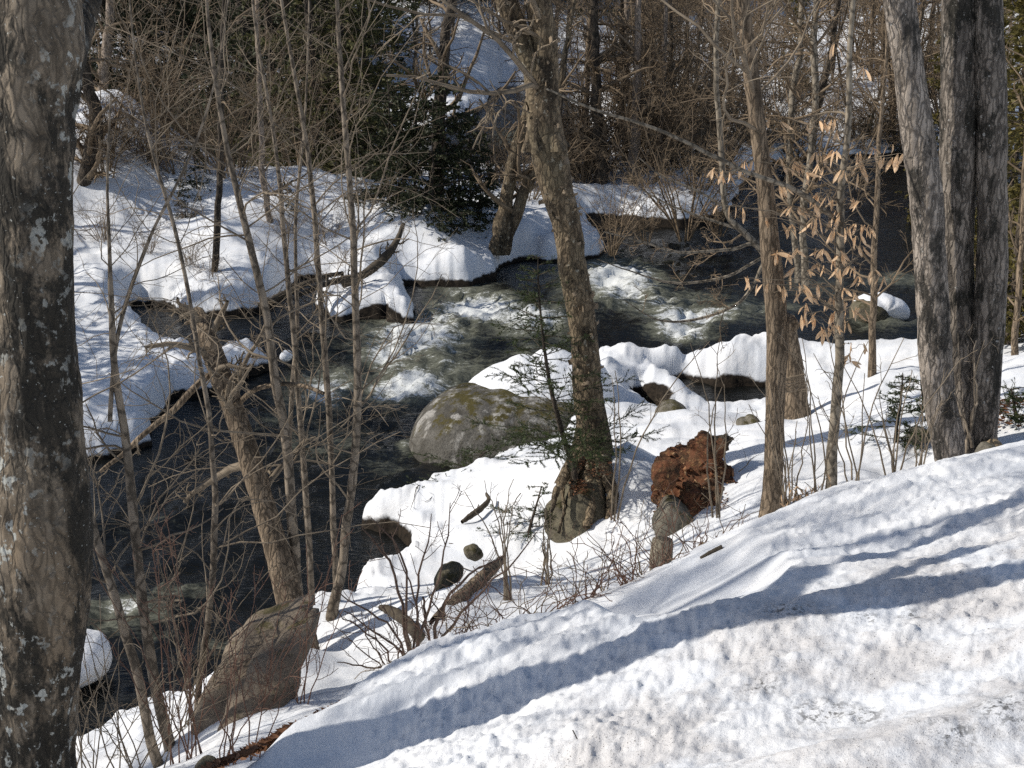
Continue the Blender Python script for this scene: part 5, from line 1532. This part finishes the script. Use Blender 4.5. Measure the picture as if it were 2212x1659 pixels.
# leaf litter: along the crest, under the birch, by the triple trunk
def litter(name, label, spots, n, seed, size=.03, mat=MAT_LITTER):
    rng = np.random.default_rng(seed)
    g = Geo()
    for _ in range(n):
        c, r = spots[rng.integers(len(spots))]
        p2 = c[:2] + rng.normal(size=2) * r
        z = ground(*p2) if len(c) == 2 else c[2] + rng.normal() * .04
        L = size * rng.uniform(.6, 1.3)
        w = L * .42
        V = np.array([(-L, 0, .3 * L * rng.random()), (0, -w, 0), (L, 0, .5 * L * rng.random()), (0, w, 0), (0, 0, -.15 * L)])
        rot = np.array(Matrix.Rotation(rng.uniform(0, 6.28), 3, 'Z') @ Matrix.Rotation(rng.normal() * .7, 3, 'X'))
        V = V @ rot.T + np.array((*p2, z + .02))
        g.add(V, None, [(0, 1, 4), (1, 2, 4), (2, 3, 4), (3, 0, 4)])
    o = obj(name, g.mesh(name, mat, (0, 0, 0), False))
    tag(o, label, None, None, 'stuff')


strip = []
for t in np.linspace(0, 1, 40):
    a, b, D = 478 + 290 * t, 1662 - 180 * t, 4.6 + .82 * t
    p = at_depth(a - 6, b - 4, D + .10)
    strip.append((p[:2], .04))
litter('leaf_litter', 'strip of brown dead leaves along the snow bank edge', strip, 620, 801)
litter('leaf_litter', 'brown dead leaves under the birch roots', [(at_depth(1295, 1150, 11.75), .07), (at_depth(1270, 1160, 11.7), .06), (at_depth(1262, 1000, 11.95), .06), (at_depth(1290, 1020, 11.9), .06), (at_depth(1250, 1060, 11.8), .05)], 260, 802, .022)
litter('leaf_litter', 'brown needles and leaf litter spilling below the rotten stump', [(at_depth(a, b, 11.05)[:2], .06) for a, b in [(1500, 1170), (1530, 1150), (1560, 1125), (1480, 1185)]], 260, 806, .022)
litter('leaf_litter', 'brown dead leaves on bare ground past the triple trunk', [(at_depth(a, b, D)[:2], .12) for a, b, D in [(2160, 955, 9.8), (2185, 930, 10.2), (2205, 905, 10.6), (2150, 900, 11.6), (2180, 870, 12), (2120, 985, 9.5), (2205, 940, 9.6), (2170, 985, 9.2)]], 800, 803, .034)
litter('leaf_litter', 'dry leaves and grass at the foot of the burl tree', [(at_depth(a, b, D)[:2], .07) for a, b, D in [(1640, 1140, 8.3), (1660, 1132, 8.4), (1690, 1122, 8.5), (1610, 1152, 8.1)]], 160, 804, .02)

rf = np.random.default_rng(314)
for q in range(26):
    p = hit(rf.uniform(860, 1200), rf.uniform(1050, 1240)) if q < 18 else hit(rf.uniform(1330, 1700), rf.uniform(880, 1130))
    if p is None or shore(p[None, :2])[0] < .15: continue
    a = rf.uniform(0, 6.28)
    L = rf.uniform(.12, .4)
    P = np.array([p + np.array((math.cos(a) * L * t, math.sin(a) * L * t, 0)) for t in np.linspace(0, 1, 6)])
    P[:, 2] = [ground(*x[:2]) + .02 + .05 * t * rf.random() for x, t in zip(P, np.linspace(0, 1, 6))]
    P += rf.normal(size=P.shape) * .008
    g = Geo().add(*tubes(P[None], np.linspace(.006, .002, 6)[None], 4))
    b_, rb_ = grow(P[None], np.linspace(.005, .002, 6)[None], 5, .2, 1, .5, 4, rf, (30, 60), .02, .1, .6, .0014, .05)
    g.add(*tubes(b_, rb_, 3))
    tag(obj('fallen_twig', g.mesh('fallen_twig', MAT_DEAD, p), None, p), 'small dead twig fallen on snow ' + ('between river and birch' if q < 18 else 'around the rotten stump'), 'twig', 'fallen twigs ' + ('between river and birch' if q < 18 else 'around the rotten stump'))

# things lying on the ploughed bank
p = hit(1270, 1582)
g = Geo().add(np.array([(-.022, 0, .006), (-.006, -.011, .0), (.014, -.008, .008), (.024, .002, .014), (.008, .012, .002), (-.010, .010, .010), (0, 0, -.002)]), None, [(a, (a + 1) % 6, 6) for a in range(6)])
tag(obj('dead_leaf', g.mesh('dead_leaf', MAT_LITTER, (0, 0, 0), False), None, p + np.array((0, 0, .02)), (.3, .1, .4)), 'single curled brown leaf lying on the ploughed snow', 'leaf')
for pts, lb in [([(1283, 1668, 4), (1272, 1640, 3.5), (1255, 1612, 3), (1237, 1577, 2)], 'thin dark twig poking from the snow below the curled leaf'), ([(1338, 1668, 4), (1336, 1640, 3.5), (1330, 1618, 3), (1318, 1592, 2)], 'forked dark twig poking from the ploughed snow')]:
    P, R = px_stem(pts, 3.95, 12, .1)
    g = Geo().add(*tubes(P[None], R[None], 5))
    if 'forked' in lb:
        P2, R2 = px_stem([(1338, 1662, 3), (1350, 1646, 2.5), (1358, 1630, 2.2), (1356, 1612, 1.5)], 3.95, 10, 0)
        g.add(*tubes(P2[None], R2[None], 5))
    tag(obj('twig', g.mesh('twig', MAT_DEAD, P[2]), None, P[2]), lb, 'twig')
a, b = hit(1514, 1216), hit(1560, 1193)
a[2] += .02
b[2] += .03
P = catmull([a, (a + b) / 2 + np.array((0, 0, .004)), b], 14)
V, Q = rough_trunk(P, np.full(14, .015), 10, 24, .003, 30, .5, 820)
V = np.vstack([V, P[:1], P[-1:]])
caps = [((q + 1) % 10, q, len(V) - 2) for q in range(10)] + [(len(V) - 12 + q, len(V) - 12 + (q + 1) % 10, len(V) - 1) for q in range(10)]
tag(obj('dark_stick', make_mesh('dark_stick', V - P[6], Q, caps, MAT_DEAD), None, P[6]), 'short dark stick lying at the crest of the snow bank', 'stick')
